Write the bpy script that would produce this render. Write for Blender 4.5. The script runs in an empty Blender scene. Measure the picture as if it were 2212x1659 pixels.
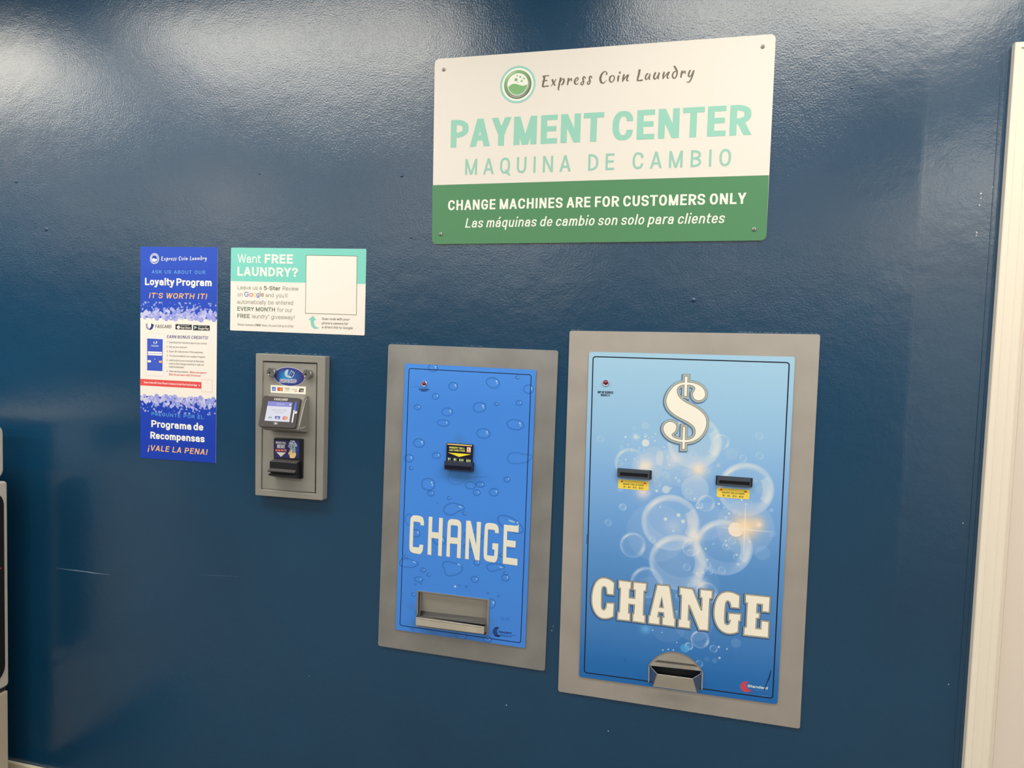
import bpy, bmesh, math, random
import numpy as np
from mathutils import Vector, Matrix

random.seed(7)
SC = bpy.context.scene
COL = SC.collection
SC.view_settings.view_transform = 'Standard'
SC.view_settings.look = 'None'
SC.view_settings.exposure = 0.0
SC.view_settings.gamma = 1.0

# ------------------------------------------------------------------ camera
FPX = 1467.53                      # focal length in photo pixels (2212 x 1659)
EYE = Vector((0.0, -1.8712, 1.63))
_a, _b, _c = [math.radians(v) for v in (13.55563178, -3.08202368, -1.85843364)]
CM = Matrix.Rotation(_a, 3, 'Z') @ Matrix.Rotation(_b, 3, 'X') @ Matrix.Rotation(_c, 3, 'Y')
cam = bpy.data.cameras.new('camera')
cam.sensor_width = 36.0
cam.lens = FPX / 2212 * 36.0
cam.clip_start = 0.02
camo = bpy.data.objects.new('camera', cam)
COL.objects.link(camo)
m3 = Matrix((CM.col[0], CM.col[2], -CM.col[1])).transposed()
camo.matrix_world = Matrix.Translation(EYE) @ m3.to_4x4()
SC.camera = camo


def ray(px, py):
    return CM @ Vector(((px - 1106) / FPX, 1.0, -(py - 829.5) / FPX))


class Plane:
    """A flat face in the room: 2-D coordinates (u, v) on it, h = height above it."""
    def __init__(s, o, ex, ey):
        s.o = Vector(o); s.ex = Vector(ex).normalized()
        ey = Vector(ey); ey = ey - s.ex * ey.dot(s.ex); s.ey = ey.normalized()
        s.n = s.ex.cross(s.ey)
    def at(s, p, h=0.0):
        return s.o + s.ex * p[0] + s.ey * p[1] + s.n * h
    def px(s, x, y):
        d = ray(x, y); t = (s.o - EYE).dot(s.n) / d.dot(s.n)
        q = EYE + d * t - s.o
        return Vector((q.dot(s.ex), q.dot(s.ey)))


def wall(d):                       # plane parallel to the blue wall, d metres in front of it
    return Plane((0, -d, 0), (1, 0, 0), (0, 0, 1))


def Z(pl, ox, oy, s):              # a measured detail: crop origin and scale -> point on the plane
    return lambda x, y: pl.px(ox + x / s, oy + y / s)


# ------------------------------------------------------------------ materials
def lin(c):
    return [((v / 255 + 0.055) / 1.055) ** 2.4 if v / 255 > 0.04045 else v / 255 / 12.92 for v in c]


LAMP = (1.0, .915, .76)          # warm ceiling tubes
GAIN = tuple(1 / v for v in LAMP)  # photo colour under those lamps -> surface colour
MATS = {}


def mat(name, rgb, rough=0.5, metal=0.0, spec=0.4, emit=None, gain=None):
    if name in MATS:
        return MATS[name]
    m = bpy.data.materials.new(name)
    m.use_nodes = True
    b = m.node_tree.nodes['Principled BSDF']
    g = GAIN if gain is None else gain
    g = (g,) * 3 if isinstance(g, (int, float)) else g
    c = [min(.96, v * k) for v, k in zip(lin(rgb), g)]
    b.inputs['Base Color'].default_value = (*c, 1)
    b.inputs['Roughness'].default_value = rough
    b.inputs['Metallic'].default_value = metal
    b.inputs['Specular IOR Level'].default_value = spec
    if emit:
        b.inputs['Base Color'].default_value = (.02, .02, .02, 1)
        b.inputs['Emission Color'].default_value = (*lin(rgb), 1)
        b.inputs['Emission Strength'].default_value = emit
    MATS[name] = m
    return m


def ink(r, g, b):                  # printed ink of one colour
    return mat('ink_%d_%d_%d' % (r, g, b), (r, g, b), 0.5, 0, 0.3)


def nodes_of(m):
    return m.node_tree.nodes, m.node_tree.links, m.node_tree.nodes['Principled BSDF']


# ------------------------------------------------------------------ objects
def link(name, me, parent=None):
    o = bpy.data.objects.new(name, me)
    COL.objects.link(o)
    if parent is not None:
        o.parent = parent
        o.matrix_parent_inverse = parent.matrix_world.inverted() if parent.matrix_world else Matrix()
    return o


def thing(name, label, cat, loc, group=None):
    o = bpy.data.objects.new(name, None)
    o.empty_display_size = 0.05
    o.location = loc
    COL.objects.link(o)
    o.matrix_world = Matrix.Translation(loc)
    o['label'] = label; o['category'] = cat
    if group:
        o['group'] = group
    return o


def tag(o, label, cat):
    o['label'] = label; o['category'] = cat
    return o


class MB:
    """Collects faces (with their materials) and links them as ONE mesh object."""
    def __init__(s):
        s.v = []; s.f = []; s.mi = []; s.ms = []; s.lay = 0
    def slot(s, m):
        if m not in s.ms:
            s.ms.append(m)
        return s.ms.index(m)
    def face(s, pts, m):
        n = len(s.v)
        s.v += [tuple(p) for p in pts]
        s.f.append(tuple(range(n, n + len(pts)))); s.mi.append(s.slot(m))
    def eps(s):                    # successive prints lie a few microns above one another
        s.lay = (s.lay + 1) % 12
        return s.lay * 3e-6
    def poly(s, pl, pts, h, m):
        a = sum(pts[i - 1][0] * pts[i][1] - pts[i][0] * pts[i - 1][1] for i in range(len(pts)))
        if a < 0:
            pts = list(pts)[::-1]
        e = s.eps()
        s.face([pl.at(p, h + e) for p in pts], m)
    def box(s, pl, x0, x1, y0, y1, h0, h1, m):
        c = [(x0, y0), (x1, y0), (x1, y1), (x0, y1)]
        s.prism(pl, c, h0, h1, m)
    def prism(s, pl, pts, h0, h1, m, side=None, back=True):
        a = sum(pts[i - 1][0] * pts[i][1] - pts[i][0] * pts[i - 1][1] for i in range(len(pts)))
        if a < 0:
            pts = list(pts)[::-1]
        s.face([pl.at(p, h1) for p in pts], m)
        if back:
            s.face([pl.at(p, h0) for p in pts[::-1]], side or m)
        for i in range(len(pts)):
            p, q = pts[i - 1], pts[i]
            s.face([pl.at(p, h0), pl.at(q, h0), pl.at(q, h1), pl.at(p, h1)], side or m)
    def ring(s, pl, outer, inner, h0, h1, m):
        n = len(outer)
        for i in range(n):
            a, b = outer[i - 1], outer[i]; c, d = inner[i], inner[i - 1]
            for q in ((pl.at(a, h1), pl.at(b, h1), pl.at(c, h1), pl.at(d, h1)),
                      (pl.at(a, h0), pl.at(b, h0), pl.at(b, h1), pl.at(a, h1)),
                      (pl.at(d, h0), pl.at(c, h0), pl.at(c, h1), pl.at(d, h1))):
                s.face(q, m)
    def build(s, name, parent=None, smooth=False, bevel=0.0, seg=2):
        me = bpy.data.meshes.new(name)
        me.from_pydata(s.v, [], s.f)
        for m in s.ms:
            me.materials.append(m)
        me.polygons.foreach_set('material_index', s.mi)
        me.update()
        if bevel:
            bm = bmesh.new(); bm.from_mesh(me)
            bmesh.ops.remove_doubles(bm, verts=bm.verts, dist=1e-6)
            bmesh.ops.recalc_face_normals(bm, faces=bm.faces)
            eds = [e for e in bm.edges if len(e.link_faces) == 2 and e.calc_face_angle(0) > 0.6]
            bmesh.ops.bevel(bm, geom=eds, offset=bevel, segments=seg, profile=0.5, affect='EDGES', clamp_overlap=True)
            bm.to_mesh(me); bm.free()
        if smooth:
            for p in me.polygons:
                p.use_smooth = True
        return link(name, me, parent)


def merge(o, mb):
    """Adds the collected faces to an object's own mesh (print on a panel and the like)."""
    t = mb.build('tmp'); me = t.data; k = len(o.data.materials)
    for m in me.materials:
        o.data.materials.append(m)
    for q in me.polygons:
        q.material_index += k
    bm = bmesh.new(); bm.from_mesh(o.data); bm.from_mesh(me); bm.to_mesh(o.data); bm.free()
    bpy.data.objects.remove(t); bpy.data.meshes.remove(me)
    return o


def quad_at(c, u, v):              # bilinear point in a corner quad TL TR BR BL
    return (c[0] * (1 - u) + c[1] * u) * (1 - v) + (c[3] * (1 - u) + c[2] * u) * v


def rrect(c, r, n=5):
    """Rounded quad from four corners (TL TR BR BL), radius r."""
    out = []
    for i in range(4):
        p, a, b = c[i], c[i - 1], c[(i + 1) % 4]
        da = (a - p).normalized() * r; db = (b - p).normalized() * r
        for k in range(n + 1):
            t = k / n * math.pi / 2
            out.append(p + da * (1 - math.sin(t)) + db * (1 - math.cos(t)))
    return out


def circ(c, r, n=24, r2=None, rot=0.0):
    r2 = r if r2 is None else r2
    cr, sr = math.cos(rot), math.sin(rot)
    o = []
    for k in range(n):
        t = 2 * math.pi * k / n
        x, y = r * math.cos(t), r2 * math.sin(t)
        o.append(Vector((c[0] + x * cr - y * sr, c[1] + x * sr + y * cr)))
    return o


def offset(pts, d):
    """Polygon grown outward by d (mitred)."""
    a = sum(pts[i - 1][0] * pts[i][1] - pts[i][0] * pts[i - 1][1] for i in range(len(pts)))
    if a < 0:
        pts = list(pts)[::-1]
    n = len(pts); out = []
    for i in range(n):
        p, q, r = pts[i - 1], pts[i], pts[(i + 1) % n]
        e1 = (q - p).normalized(); e2 = (r - q).normalized()
        n1 = Vector((e1.y, -e1.x)); n2 = Vector((e2.y, -e2.x))
        k = n1 + n2
        L = max(k.dot(k) / 2, 0.35)
        out.append(q + k / L * d)
    return out


def fat(mb, pl, pts, off, h, m):
    """The polygon grown by off: its face plus one strip along every edge."""
    a = sum(pts[i - 1][0] * pts[i][1] - pts[i][0] * pts[i - 1][1] for i in range(len(pts)))
    P = list(pts) if a > 0 else list(pts)[::-1]
    mb.poly(pl, P, h, m)
    if off <= 0:
        return
    n = len(P)
    def turn(i):
        e1 = P[i] - P[i - 1]; e2 = P[(i + 1) % n] - P[i]
        return math.atan2(e1.x * e2.y - e1.y * e2.x, e1.dot(e2))
    T = [turn(i) for i in range(n)]
    x = [off * min(1.6, math.tan(min(t, 2.2) / 2)) if t > 0 else 0 for t in T]
    for i in range(n):
        j = (i + 1) % n
        u = (P[j] - P[i]).normalized(); o = Vector((u.y, -u.x)) * off
        p0, p1 = P[i] - u * x[i], P[j] + u * x[j]
        mb.poly(pl, [P[i] - o * .02, P[j] - o * .02, p1 + o, p0 + o], h, m)


def soften(pts, lim=38, it=2):
    """Chaikin-rounds the gentle bends of a traced outline and keeps its corners."""
    P = list(pts)
    for _ in range(it):
        n = len(P); Q = []
        for i in range(n):
            e1 = P[i] - P[i - 1]; e2 = P[(i + 1) % n] - P[i]
            t = abs(math.degrees(math.atan2(e1.x * e2.y - e1.y * e2.x, e1.dot(e2))))
            if 3 < t < lim:
                Q += [P[i] - e1 * .25, P[i] + e2 * .25]
            else:
                Q.append(P[i])
        P = Q
    return P


def crom(pts, n=6, closed=False):
    """Catmull-Rom through points of any dimension."""
    P = [np.array(p, float) for p in pts]
    if closed:
        P = [P[-1]] + P + [P[0], P[1]]
    else:
        P = [2 * P[0] - P[1]] + P + [2 * P[-1] - P[-2]]
    out = []
    for i in range(1, len(P) - 2):
        a, b, c, d = P[i - 1:i + 3]
        for k in range(n):
            t = k / n
            out.append(0.5 * (2 * b + (c - a) * t + (2 * a - 5 * b + 4 * c - d) * t * t + (3 * b - a - 3 * c + d) * t ** 3))
    if not closed:
        out.append(P[-2])
    return out


def stroke(mb, pl, pts, w, h, m, closed=False, ext=0.0, ys=1.0):
    """A ribbon along 2-D points; w is one width or one per point."""
    P = [Vector((p[0], p[1])) for p in pts]
    Q = [P[0]]; ws = [w if not hasattr(w, '__len__') else w[0]]
    for i in range(1, len(P)):
        if (P[i] - Q[-1]).length > 1e-6:
            Q.append(P[i]); ws.append(w if not hasattr(w, '__len__') else w[i])
    if closed and (Q[0] - Q[-1]).length < 1e-6:
        Q.pop(); ws.pop()
    n = len(Q)
    if n < 2:
        return
    if ext and not closed:
        Q[0] = Q[0] + (Q[0] - Q[1]).normalized() * ext
        Q[-1] = Q[-1] + (Q[-1] - Q[-2]).normalized() * ext
    L = []; R = []
    for i in range(n):
        if closed:
            a, b, c = Q[i - 1], Q[i], Q[(i + 1) % n]
        else:
            a, b, c = Q[max(i - 1, 0)], Q[i], Q[min(i + 1, n - 1)]
        e1 = (b - a); e2 = (c - b)
        if e1.length < 1e-9: e1 = e2
        if e2.length < 1e-9: e2 = e1
        e1 = e1.normalized(); e2 = e2.normalized()
        n1 = Vector((-e1.y, e1.x)); n2 = Vector((-e2.y, e2.x))
        k = n1 + n2
        k = k / max(k.dot(k) / 2, 0.45)
        if ys != 1.0:
            k = Vector((k.x, k.y * ys))
        L.append(b + k * ws[i] / 2); R.append(b - k * ws[i] / 2)
    e = mb.eps() + h
    N = n if closed else n - 1
    for i in range(N):
        j = (i + 1) % n
        e2 = e + (i % 4) * 1.2e-6          # tight bends fold over themselves a little
        mb.face([pl.at(R[i], e2), pl.at(R[j], e2), pl.at(L[j], e2), pl.at(L[i], e2)], m)


# ------------------------------------------------------------------ lettering (own single-stroke alphabet, thickened)
XH = 0.74
r9 = 0.88
GL = {}


def G(ch, w, strokes, lc=False, sb=0.1, sb2=None):
    GL[ch] = (w, sb, sb if sb2 is None else sb2, strokes, lc)


def p(*n, c=False, b=False):
    return ('p', n, c, b)


def d(*a):
    return ('d', a, True)


def e(*a):
    return ('d', a, False)


O = lambda t, bt=0.0, x0=0.0, x1=1.0, r=r9: p((x0, bt, r), (x0, t, r), (x1, t, r), (x1, bt, r), c=True)
G('A', .84, [d(0, 0, .5, 1), d(1, 0, .5, 1), p((.2, .27), (.8, .27), b=True)], sb=.02)
G('B', .68, [p((0, 0), (0, 1)), p((0, 1), (.94, 1, .85), (.94, .52, .85), (0, .52), b=True), p((0, .52), (1, .52, .85), (1, 0, .85), (0, 0), b=True)], sb2=.07)
G('C', .74, [p((1, .68), (1, 1, r9), (0, 1, r9), (0, 0, r9), (1, 0, r9), (1, .32), b=True)], sb=.08)
G('D', .7, [p((0, 0), (0, 1), (1, 1, .8), (1, 0, .8), c=True)], sb2=.08)
G('E', .58, [p((0, 0), (0, 1)), p((0, 1), (1, 1)), p((0, .52), (.9, .52)), p((0, 0), (1, 0))], sb2=.06)
G('F', .56, [p((0, 0), (0, 1)), p((0, 1), (1, 1)), p((0, .5), (.9, .5))], sb2=.04)
G('G', .74, [p((1, .7), (1, 1, r9), (0, 1, r9), (0, 0, r9), (1, 0, .7), (1, .42), b=True), p((1, .45), (.58, .45))], sb=.08)
G('H', .72, [p((0, 0), (0, 1)), p((1, 0), (1, 1)), p((0, .52), (1, .52))])
G('I', 0, [p((0, 0), (0, 1))])
G('J', .6, [p((1, 1), (1, .4), (1, 0, r9), (0, 0, r9), (0, .3), b=True)], sb=.05)
G('K', .74, [p((0, 0), (0, 1)), e(.05, .34, 1, 1), e(1, 0, .36, .56)], sb2=.02)
G('L', .56, [p((0, 0), (0, 1)), p((0, 0), (1, 0))], sb2=.04)
G('M', .96, [p((0, 0), (0, 1)), p((1, 0), (1, 1)), e(.5, 0, 0, 1), e(.5, 0, 1, 1)])
G('N', .74, [p((0, 0), (0, 1)), p((1, 0), (1, 1)), e(1, 0, 0, 1)])
G('O', .76, [O(1)], sb=.08)
G('P', .7, [p((0, 0), (0, 1)), p((0, 1), (1, 1, .8), (1, .43, .8), (0, .43), b=True)], sb2=.05)
G('Q', .76, [O(1), d(1.12, -.12, .62, .24)], sb=.08)
G('R', .7, [p((0, 0), (0, 1)), p((0, 1), (1, 1, .8), (1, .45, .8), (0, .45), b=True), e(1.04, 0, .5, .46)], sb2=.04)
S_ = lambda t: p((1, .72 * t), (1, t, r9), (0, t, r9), (0, .54 * t, r9), (1, .46 * t, r9), (1, 0, r9), (0, 0, r9), (0, .28 * t), b=True)
G('S', .7, [S_(1)], sb=.06)
G('T', .76, [p((.5, 0), (.5, 1)), p((0, 1), (1, 1))], sb=.03)
G('U', .7, [p((0, 1), (0, .42), (0, 0, r9), (1, 0, r9), (1, .42), (1, 1))], sb=.09)
G('V', .84, [d(.5, 0, 0, 1), d(.5, 0, 1, 1)], sb=.02)
G('W', 1.16, [d(.25, 0, 0, 1), d(.25, 0, .5, 1), d(.75, 0, .5, 1), d(.75, 0, 1, 1)], sb=.02)
G('X', .8, [d(0, 0, 1, 1), d(1, 0, 0, 1)], sb=.02)
G('Y', .8, [d(.5, .4, 0, 1), d(.5, .4, 1, 1), p((.5, 0), (.5, .45))], sb=.02)
G('Z', .72, [p((0, 1), (1, 1)), p((0, 0), (1, 0)), e(0, 0, 1, 1)], sb=.05)
n_ = p((0, .36), (0, XH, r9), (1, XH, r9), (1, .38), (1, 0))
G('a', .52, [p((.04, .52), (.04, XH, r9), (1, XH, r9), (1, .4), (1, 0)), p((1, .43), (0, .43, r9), (0, 0, r9), (.9, 0, r9), (1, .2), b=True)], 1, .06, .09)
G('b', .54, [p((0, 0), (0, 1.04)), O(XH)], 1, .09, .06)
G('c', .52, [p((1, .5), (1, XH, r9), (0, XH, r9), (0, 0, r9), (1, 0, r9), (1, .24), b=True)], 1, .06, .04)
G('d', .54, [p((1, 0), (1, 1.04)), O(XH)], 1, .06, .09)
G('e', .54, [p((0, .37), (1, .37), (1, XH, r9), (0, XH, r9), (0, 0, r9), (.95, 0, r9), (.98, .17), b=True)], 1, .06, .05)
G('f', .36, [p((1, 1.04), (.3, 1.04, r9), (.3, .76), (.3, 0)), p((0, XH), (.95, XH))], 1, .02, .02)
G('g', .54, [O(XH), p((1, XH), (1, .05), (1, -.28, r9), (.05, -.28, r9), (.05, -.1), b=True)], 1, .06, .09)
G('h', .52, [p((0, 0), (0, 1.04)), n_], 1, .09, .08)
G('i', 0, [p((0, 0), (0, XH)), ('o', 0, .99)], 1, .09, .09)
G('j', .2, [p((1, XH), (1, 0), (1, -.28, r9), (0, -.28)), ('o', 1, .99)], 1, .02, .09)
G('k', .54, [p((0, 0), (0, 1.04)), e(.05, .26, 1, XH), e(1, 0, .34, .42)], 1, .09, .02)
G('l', 0, [p((0, 0), (0, 1.04))], 1, .09, .09)
G('m', .9, [p((0, 0), (0, XH)), p((0, .36), (0, XH, r9), (.5, XH, r9), (.5, .4), (.5, 0)), p((.5, .36), (.5, XH, r9), (1, XH, r9), (1, .4), (1, 0))], 1, .09, .08)
G('n', .52, [p((0, 0), (0, XH)), n_], 1, .09, .08)
G('o', .55, [O(XH)], 1, .06)
G('p', .54, [p((0, -.28), (0, XH)), O(XH)], 1, .09, .06)
G('q', .54, [p((1, -.28), (1, XH)), O(XH)], 1, .06, .09)
G('r', .32, [p((0, 0), (0, XH)), p((0, .36), (0, XH, .8), (1, XH))], 1, .09, .01)
G('s', .5, [p((1, .53), (1, XH, r9), (0, XH, r9), (0, .41, r9), (1, .33, r9), (1, 0, r9), (0, 0, r9), (0, .21), b=True)], 1, .05)
G('t', .34, [p((.32, .96), (.32, .26), (.32, 0, r9), (1, 0)), p((0, XH), (1, XH))], 1, .02, .03)
G('u', .52, [p((0, XH), (0, .36), (0, 0, r9), (1, 0, r9), (1, .38)), p((1, 0), (1, XH))], 1, .08, .09)
G('v', .6, [d(.5, 0, 0, XH), d(.5, 0, 1, XH)], 1, .01)
G('w', .9, [d(.25, 0, 0, XH), d(.25, 0, .5, XH), d(.75, 0, .5, XH), d(.75, 0, 1, XH)], 1, .01)
G('x', .6, [d(0, 0, 1, XH), d(1, 0, 0, XH)], 1, .01)
G('y', .6, [d(.5, 0, 0, XH), d(.22, -.28, 1, XH), p((0, -.28), (.2, -.28))], 1, .01)
G('z', .5, [p((0, XH), (1, XH)), p((0, 0), (1, 0)), e(0, 0, 1, XH)], 1, .04)
G('á', .52, GL['a'][3] + [e(.42, .86, .75, 1.08)], 1, .06, .09)
G('0', .62, [O(1)], sb=.07)
G('1', .3, [p((1, 0), (1, 1)), e(0, .76, 1, .98)], sb=.06, sb2=.12)
G('2', .6, [p((0, .7), (0, 1, r9), (1, 1, r9), (1, .52, .7), (0, .04), b=True), p((0, 0), (1, 0))], sb=.06)
G('3', .6, [p((0, .76), (0, 1, r9), (.95, 1, r9), (.95, .53, r9), (.4, .53), b=True), p((.4, .53), (1, .53, r9), (1, 0, r9), (0, 0, r9), (0, .26), b=True)], sb=.06)
G('4', .66, [p((.75, 0), (.75, 1)), p((0, .27), (1, .27)), e(0, .27, .75, 1)], sb=.04)
G('5', .6, [p((.95, 1), (.1, 1), (0, .5), b=True), p((.04, .56), (.2, .6, .4), (1, .64, r9), (1, 0, r9), (0, 0, r9), (0, .24), b=True)], sb=.06)
G('6', .62, [p((.9, 1), (0, .92, r9), (0, .3)), O(.6)], sb=.06)
G('7', .6, [p((0, 1), (1, 1)), e(.25, 0, 1, .98)], sb=.05)
G('8', .62, [O(.54), O(1, .54, .06, .94)], sb=.06)
G('9', .62, [O(1, .4), p((1, .7), (1, 0, r9), (.1, 0))], sb=.06)
G('$', .62, [S_(1), p((.5, -.1), (.5, 1.1))], sb=.06)
G('!', 0, [p((0, .32), (0, 1)), ('o', 0, .0)], sb=.12)
G('¡', 0, [p((0, -.28), (0, .42)), ('o', 0, .68)], sb=.12)
G('?', .56, [p((0, .72), (0, 1, r9), (1, 1, r9), (1, .6, .8), (.5, .48, .6), (.5, .3), b=True), ('o', .5, .0)], sb=.06)
G("'", 0, [p((0, .78), (0, 1), b=True)], sb=.07)
G('-', .3, [p((0, .38), (1, .38), b=True)], sb=.06)
G('.', 0, [('o', 0, 0)], sb=.09)
G(',', 0, [('o', 0, 0), e(-.12, -.16, .02, .04)], sb=.09)
G('*', .25, [p((.5, .7), (.5, 1), b=True), e(0, .76, 1, .94), e(1, .76, 0, .94)], sb=.05)
G('/', .4, [d(0, 0, 1, 1)], sb=.02)


def smooth_path(nodes, closed, n=7):
    """Corner nodes (x, y[, r]) -> points with rounded corners."""
    P = [Vector((q[0], q[1])) for q in nodes]
    r = [q[2] if len(q) > 2 else 0 for q in nodes]
    N = len(P); out = []
    for i in range(N):
        if r[i] == 0 or (not closed and i in (0, N - 1)):
            out.append(P[i]); continue
        a, b, c = P[i - 1], P[i], P[(i + 1) % N]
        ia, ic = (i - 1) % N, (i + 1) % N
        fa = r[i] * (0.5 if r[ia] else 1.0); fc = r[i] * (0.5 if r[ic] else 1.0)
        s0 = b + (a - b) * fa; s3 = b + (c - b) * fc
        s1 = s0 + (b - s0) * .56; s2 = s3 + (b - s3) * .56
        for k in range(n + 1):
            t = k / n
            out.append(s0 * (1 - t) ** 3 + s1 * 3 * t * (1 - t) ** 2 + s2 * 3 * t * t * (1 - t) + s3 * t ** 3)
    return out


def text(mb, pl, s, A, B, H, m, h, wt=0.16, track=0.0, slant=0.0, space=0.3, grow=0.0, flat=7):
    """Lettering s with its ink running from A to B along the baseline, cap height H (metres)."""
    L = (B - A).length
    ys = 1.0 if wt < .15 else .82          # horizontals of the bold cuts are thinner
    wy = wt * ys
    ex = (B - A) / L; ey = Vector((-ex.y, ex.x))
    chars = list(s)
    fix = 0.0; var = 0.0
    for i, ch in enumerate(chars):
        if ch == ' ':
            fix += track; var += space; continue
        w, l, r_, _, _ = GL[ch]
        var += w + (l if i else 0) + (r_ if i < len(chars) - 1 else 0)
        fix += wt + (track if i < len(chars) - 1 else 0)
    cx = (L / H - fix) / var if var else 1.0
    x = 0.0
    for i, ch in enumerate(chars):
        if ch == ' ':
            x += space * cx + track; continue
        w, l, r_, strokes, lc = GL[ch]
        if i:
            x += l * cx
        W = w * cx + wt
        def Y(y):
            if lc:
                return float(np.interp(y, [-.28, 0, XH, 1.04], [-.28 + wy / 2, wy / 2, XH - wy / 2, 1.04 - wy / 2]))
            return wy / 2 + y * (1 - wy) if 0 <= y <= 1 else (y + wy / 2 if y < 0 else y - wy / 2)
        def T(q):
            return A + ex * ((q[0] + slant * q[1]) * H) + ey * (q[1] * H)
        for st in strokes:
            if st[0] == 'p':
                nodes = [((x + wt / 2 + q[0] * (W - wt)), Y(q[1])) + tuple(q[2:]) for q in st[1]]
                pts = smooth_path(nodes, st[2], flat)
                if not st[2]:
                    for i0, i1 in ((0, 1), (-1, -2)):
                        dd = (pts[i0] - pts[i1]).normalized()
                        pts[i0] = pts[i0] + dd * ((0 if st[3] else abs(dd.x) * wt / 2 + abs(dd.y) * wy / 2) + grow / H)
                stroke(mb, pl, [T(q) for q in pts], wt * H + 2 * grow, h, m, closed=st[2], ys=ys)
            elif st[0] == 'o':
                cxx = x + wt / 2 + st[1] * (W - wt); yy = st[2] + wt * .55
                if st[2] > .9: yy = st[2] - wt * .05
                k = wt * .54 + grow / H
                mb.poly(pl, [T((cxx - k, yy - k)), T((cxx + k, yy - k)), T((cxx + k, yy + k)), T((cxx - k, yy + k))], h, m)
            else:
                x0, y0, x1, y1 = st[1]
                hw = wt / 2 * 1.1
                for _ in range(3):
                    ins = hw if st[2] else wt / 2
                    a0 = x + ins + x0 * (W - 2 * ins); a1 = x + ins + x1 * (W - 2 * ins)
                    dy = abs(y1 - y0)
                    hw = min(wt / 2 * math.hypot(a1 - a0, dy) / dy, wt * 1.0)
                g = grow / H
                hw += g * 1.1
                mb.poly(pl, [T((a0 - hw, y0 - g)), T((a0 + hw, y0 - g)), T((a1 + hw, y1 + g)), T((a1 - hw, y1 + g))], h, m)
        x += W + track
        if i < len(chars) - 1:
            x += r_ * cx


def caph(z, x0, y0, x1, y1):
    return (z(x0, y0) - z(x1, y1)).length
# ------------------------------------------------------------------ shared lettering: the brush-script shop name
SCRIPT = []                         # strokes (x, y, width) in photo-crop units per crop


def _scr(ox, oy, s, strokes):
    for st in strokes:
        SCRIPT.append([(ox + q[0] / s, oy + q[1] / s, q[2] / s) for q in st])


_s = [(1770, 520, 26), (1772, 470, 42), (1722, 438, 36), (1690, 490, 58), (1702, 560, 52), (1712, 640, 48), (1692, 710, 44), (1642, 738, 40), (1612, 695, 40), (1642, 640, 34), (1690, 605, 22), (1750, 602, 8)]
_scr(1160, 140, 17.0154, [
    [(240, 420, 62), (270, 500, 74), (238, 640, 72), (208, 790, 62)],
    [(205, 425, 40), (290, 415, 46), (380, 400, 32), (445, 410, 46)],
    [(180, 605, 12), (250, 590, 36), (330, 580, 38), (385, 582, 40)],
    [(190, 795, 40), (250, 805, 46), (330, 785, 38), (425, 785, 52)],
    [(555, 530, 66), (600, 650, 60), (668, 770, 46)],
    [(700, 520, 30), (645, 630, 38), (590, 700, 36), (495, 800, 14)],
    [(875, 465, 66), (840, 620, 66), (802, 790, 62), (786, 880, 52), (802, 950, 18)],
    [(860, 645, 12), (900, 570, 28), (950, 512, 34), (990, 545, 54), (985, 620, 62), (945, 700, 60), (885, 745, 26)],
    [(1165, 485, 66), (1145, 600, 62), (1120, 745, 46)],
    [(1150, 640, 20), (1205, 560, 30), (1260, 500, 34), (1262, 545, 44), (1280, 600, 36)],
    [(1410, 632, 10), (1478, 580, 30), (1516, 520, 40), (1486, 470, 36), (1430, 510, 52), (1388, 590, 62), (1390, 670, 60), (1435, 718, 40), (1485, 705, 28), (1540, 650, 10)],
    _s, [(a + 237, b - 20, w) for a, b, w in _s]])
_scr(1280, 140, 17.0154, [
    [(502, 372, 54), (524, 315, 46), (490, 258, 32), (430, 255, 38), (355, 325, 64), (300, 430, 78), (288, 540, 80), (318, 635, 70), (390, 678, 42), (450, 640, 28), (520, 558, 12)],
    [(735, 390, 36), (655, 440, 58), (630, 540, 60), (650, 620, 46), (700, 640, 30), (770, 580, 40), (800, 490, 46), (782, 415, 40), (740, 392, 26)],
    [(965, 392, 58), (942, 500, 70), (930, 625, 36)],
    [(990, 248, 30), (1003, 285, 66), (988, 352, 10)],
    [(1160, 345, 48), (1132, 470, 72), (1100, 630, 36)],
    [(1105, 620, 16), (1180, 505, 34), (1265, 400, 44), (1315, 378, 46), (1275, 480, 56), (1260, 565, 52), (1295, 592, 32), (1338, 570, 10)]])
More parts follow.
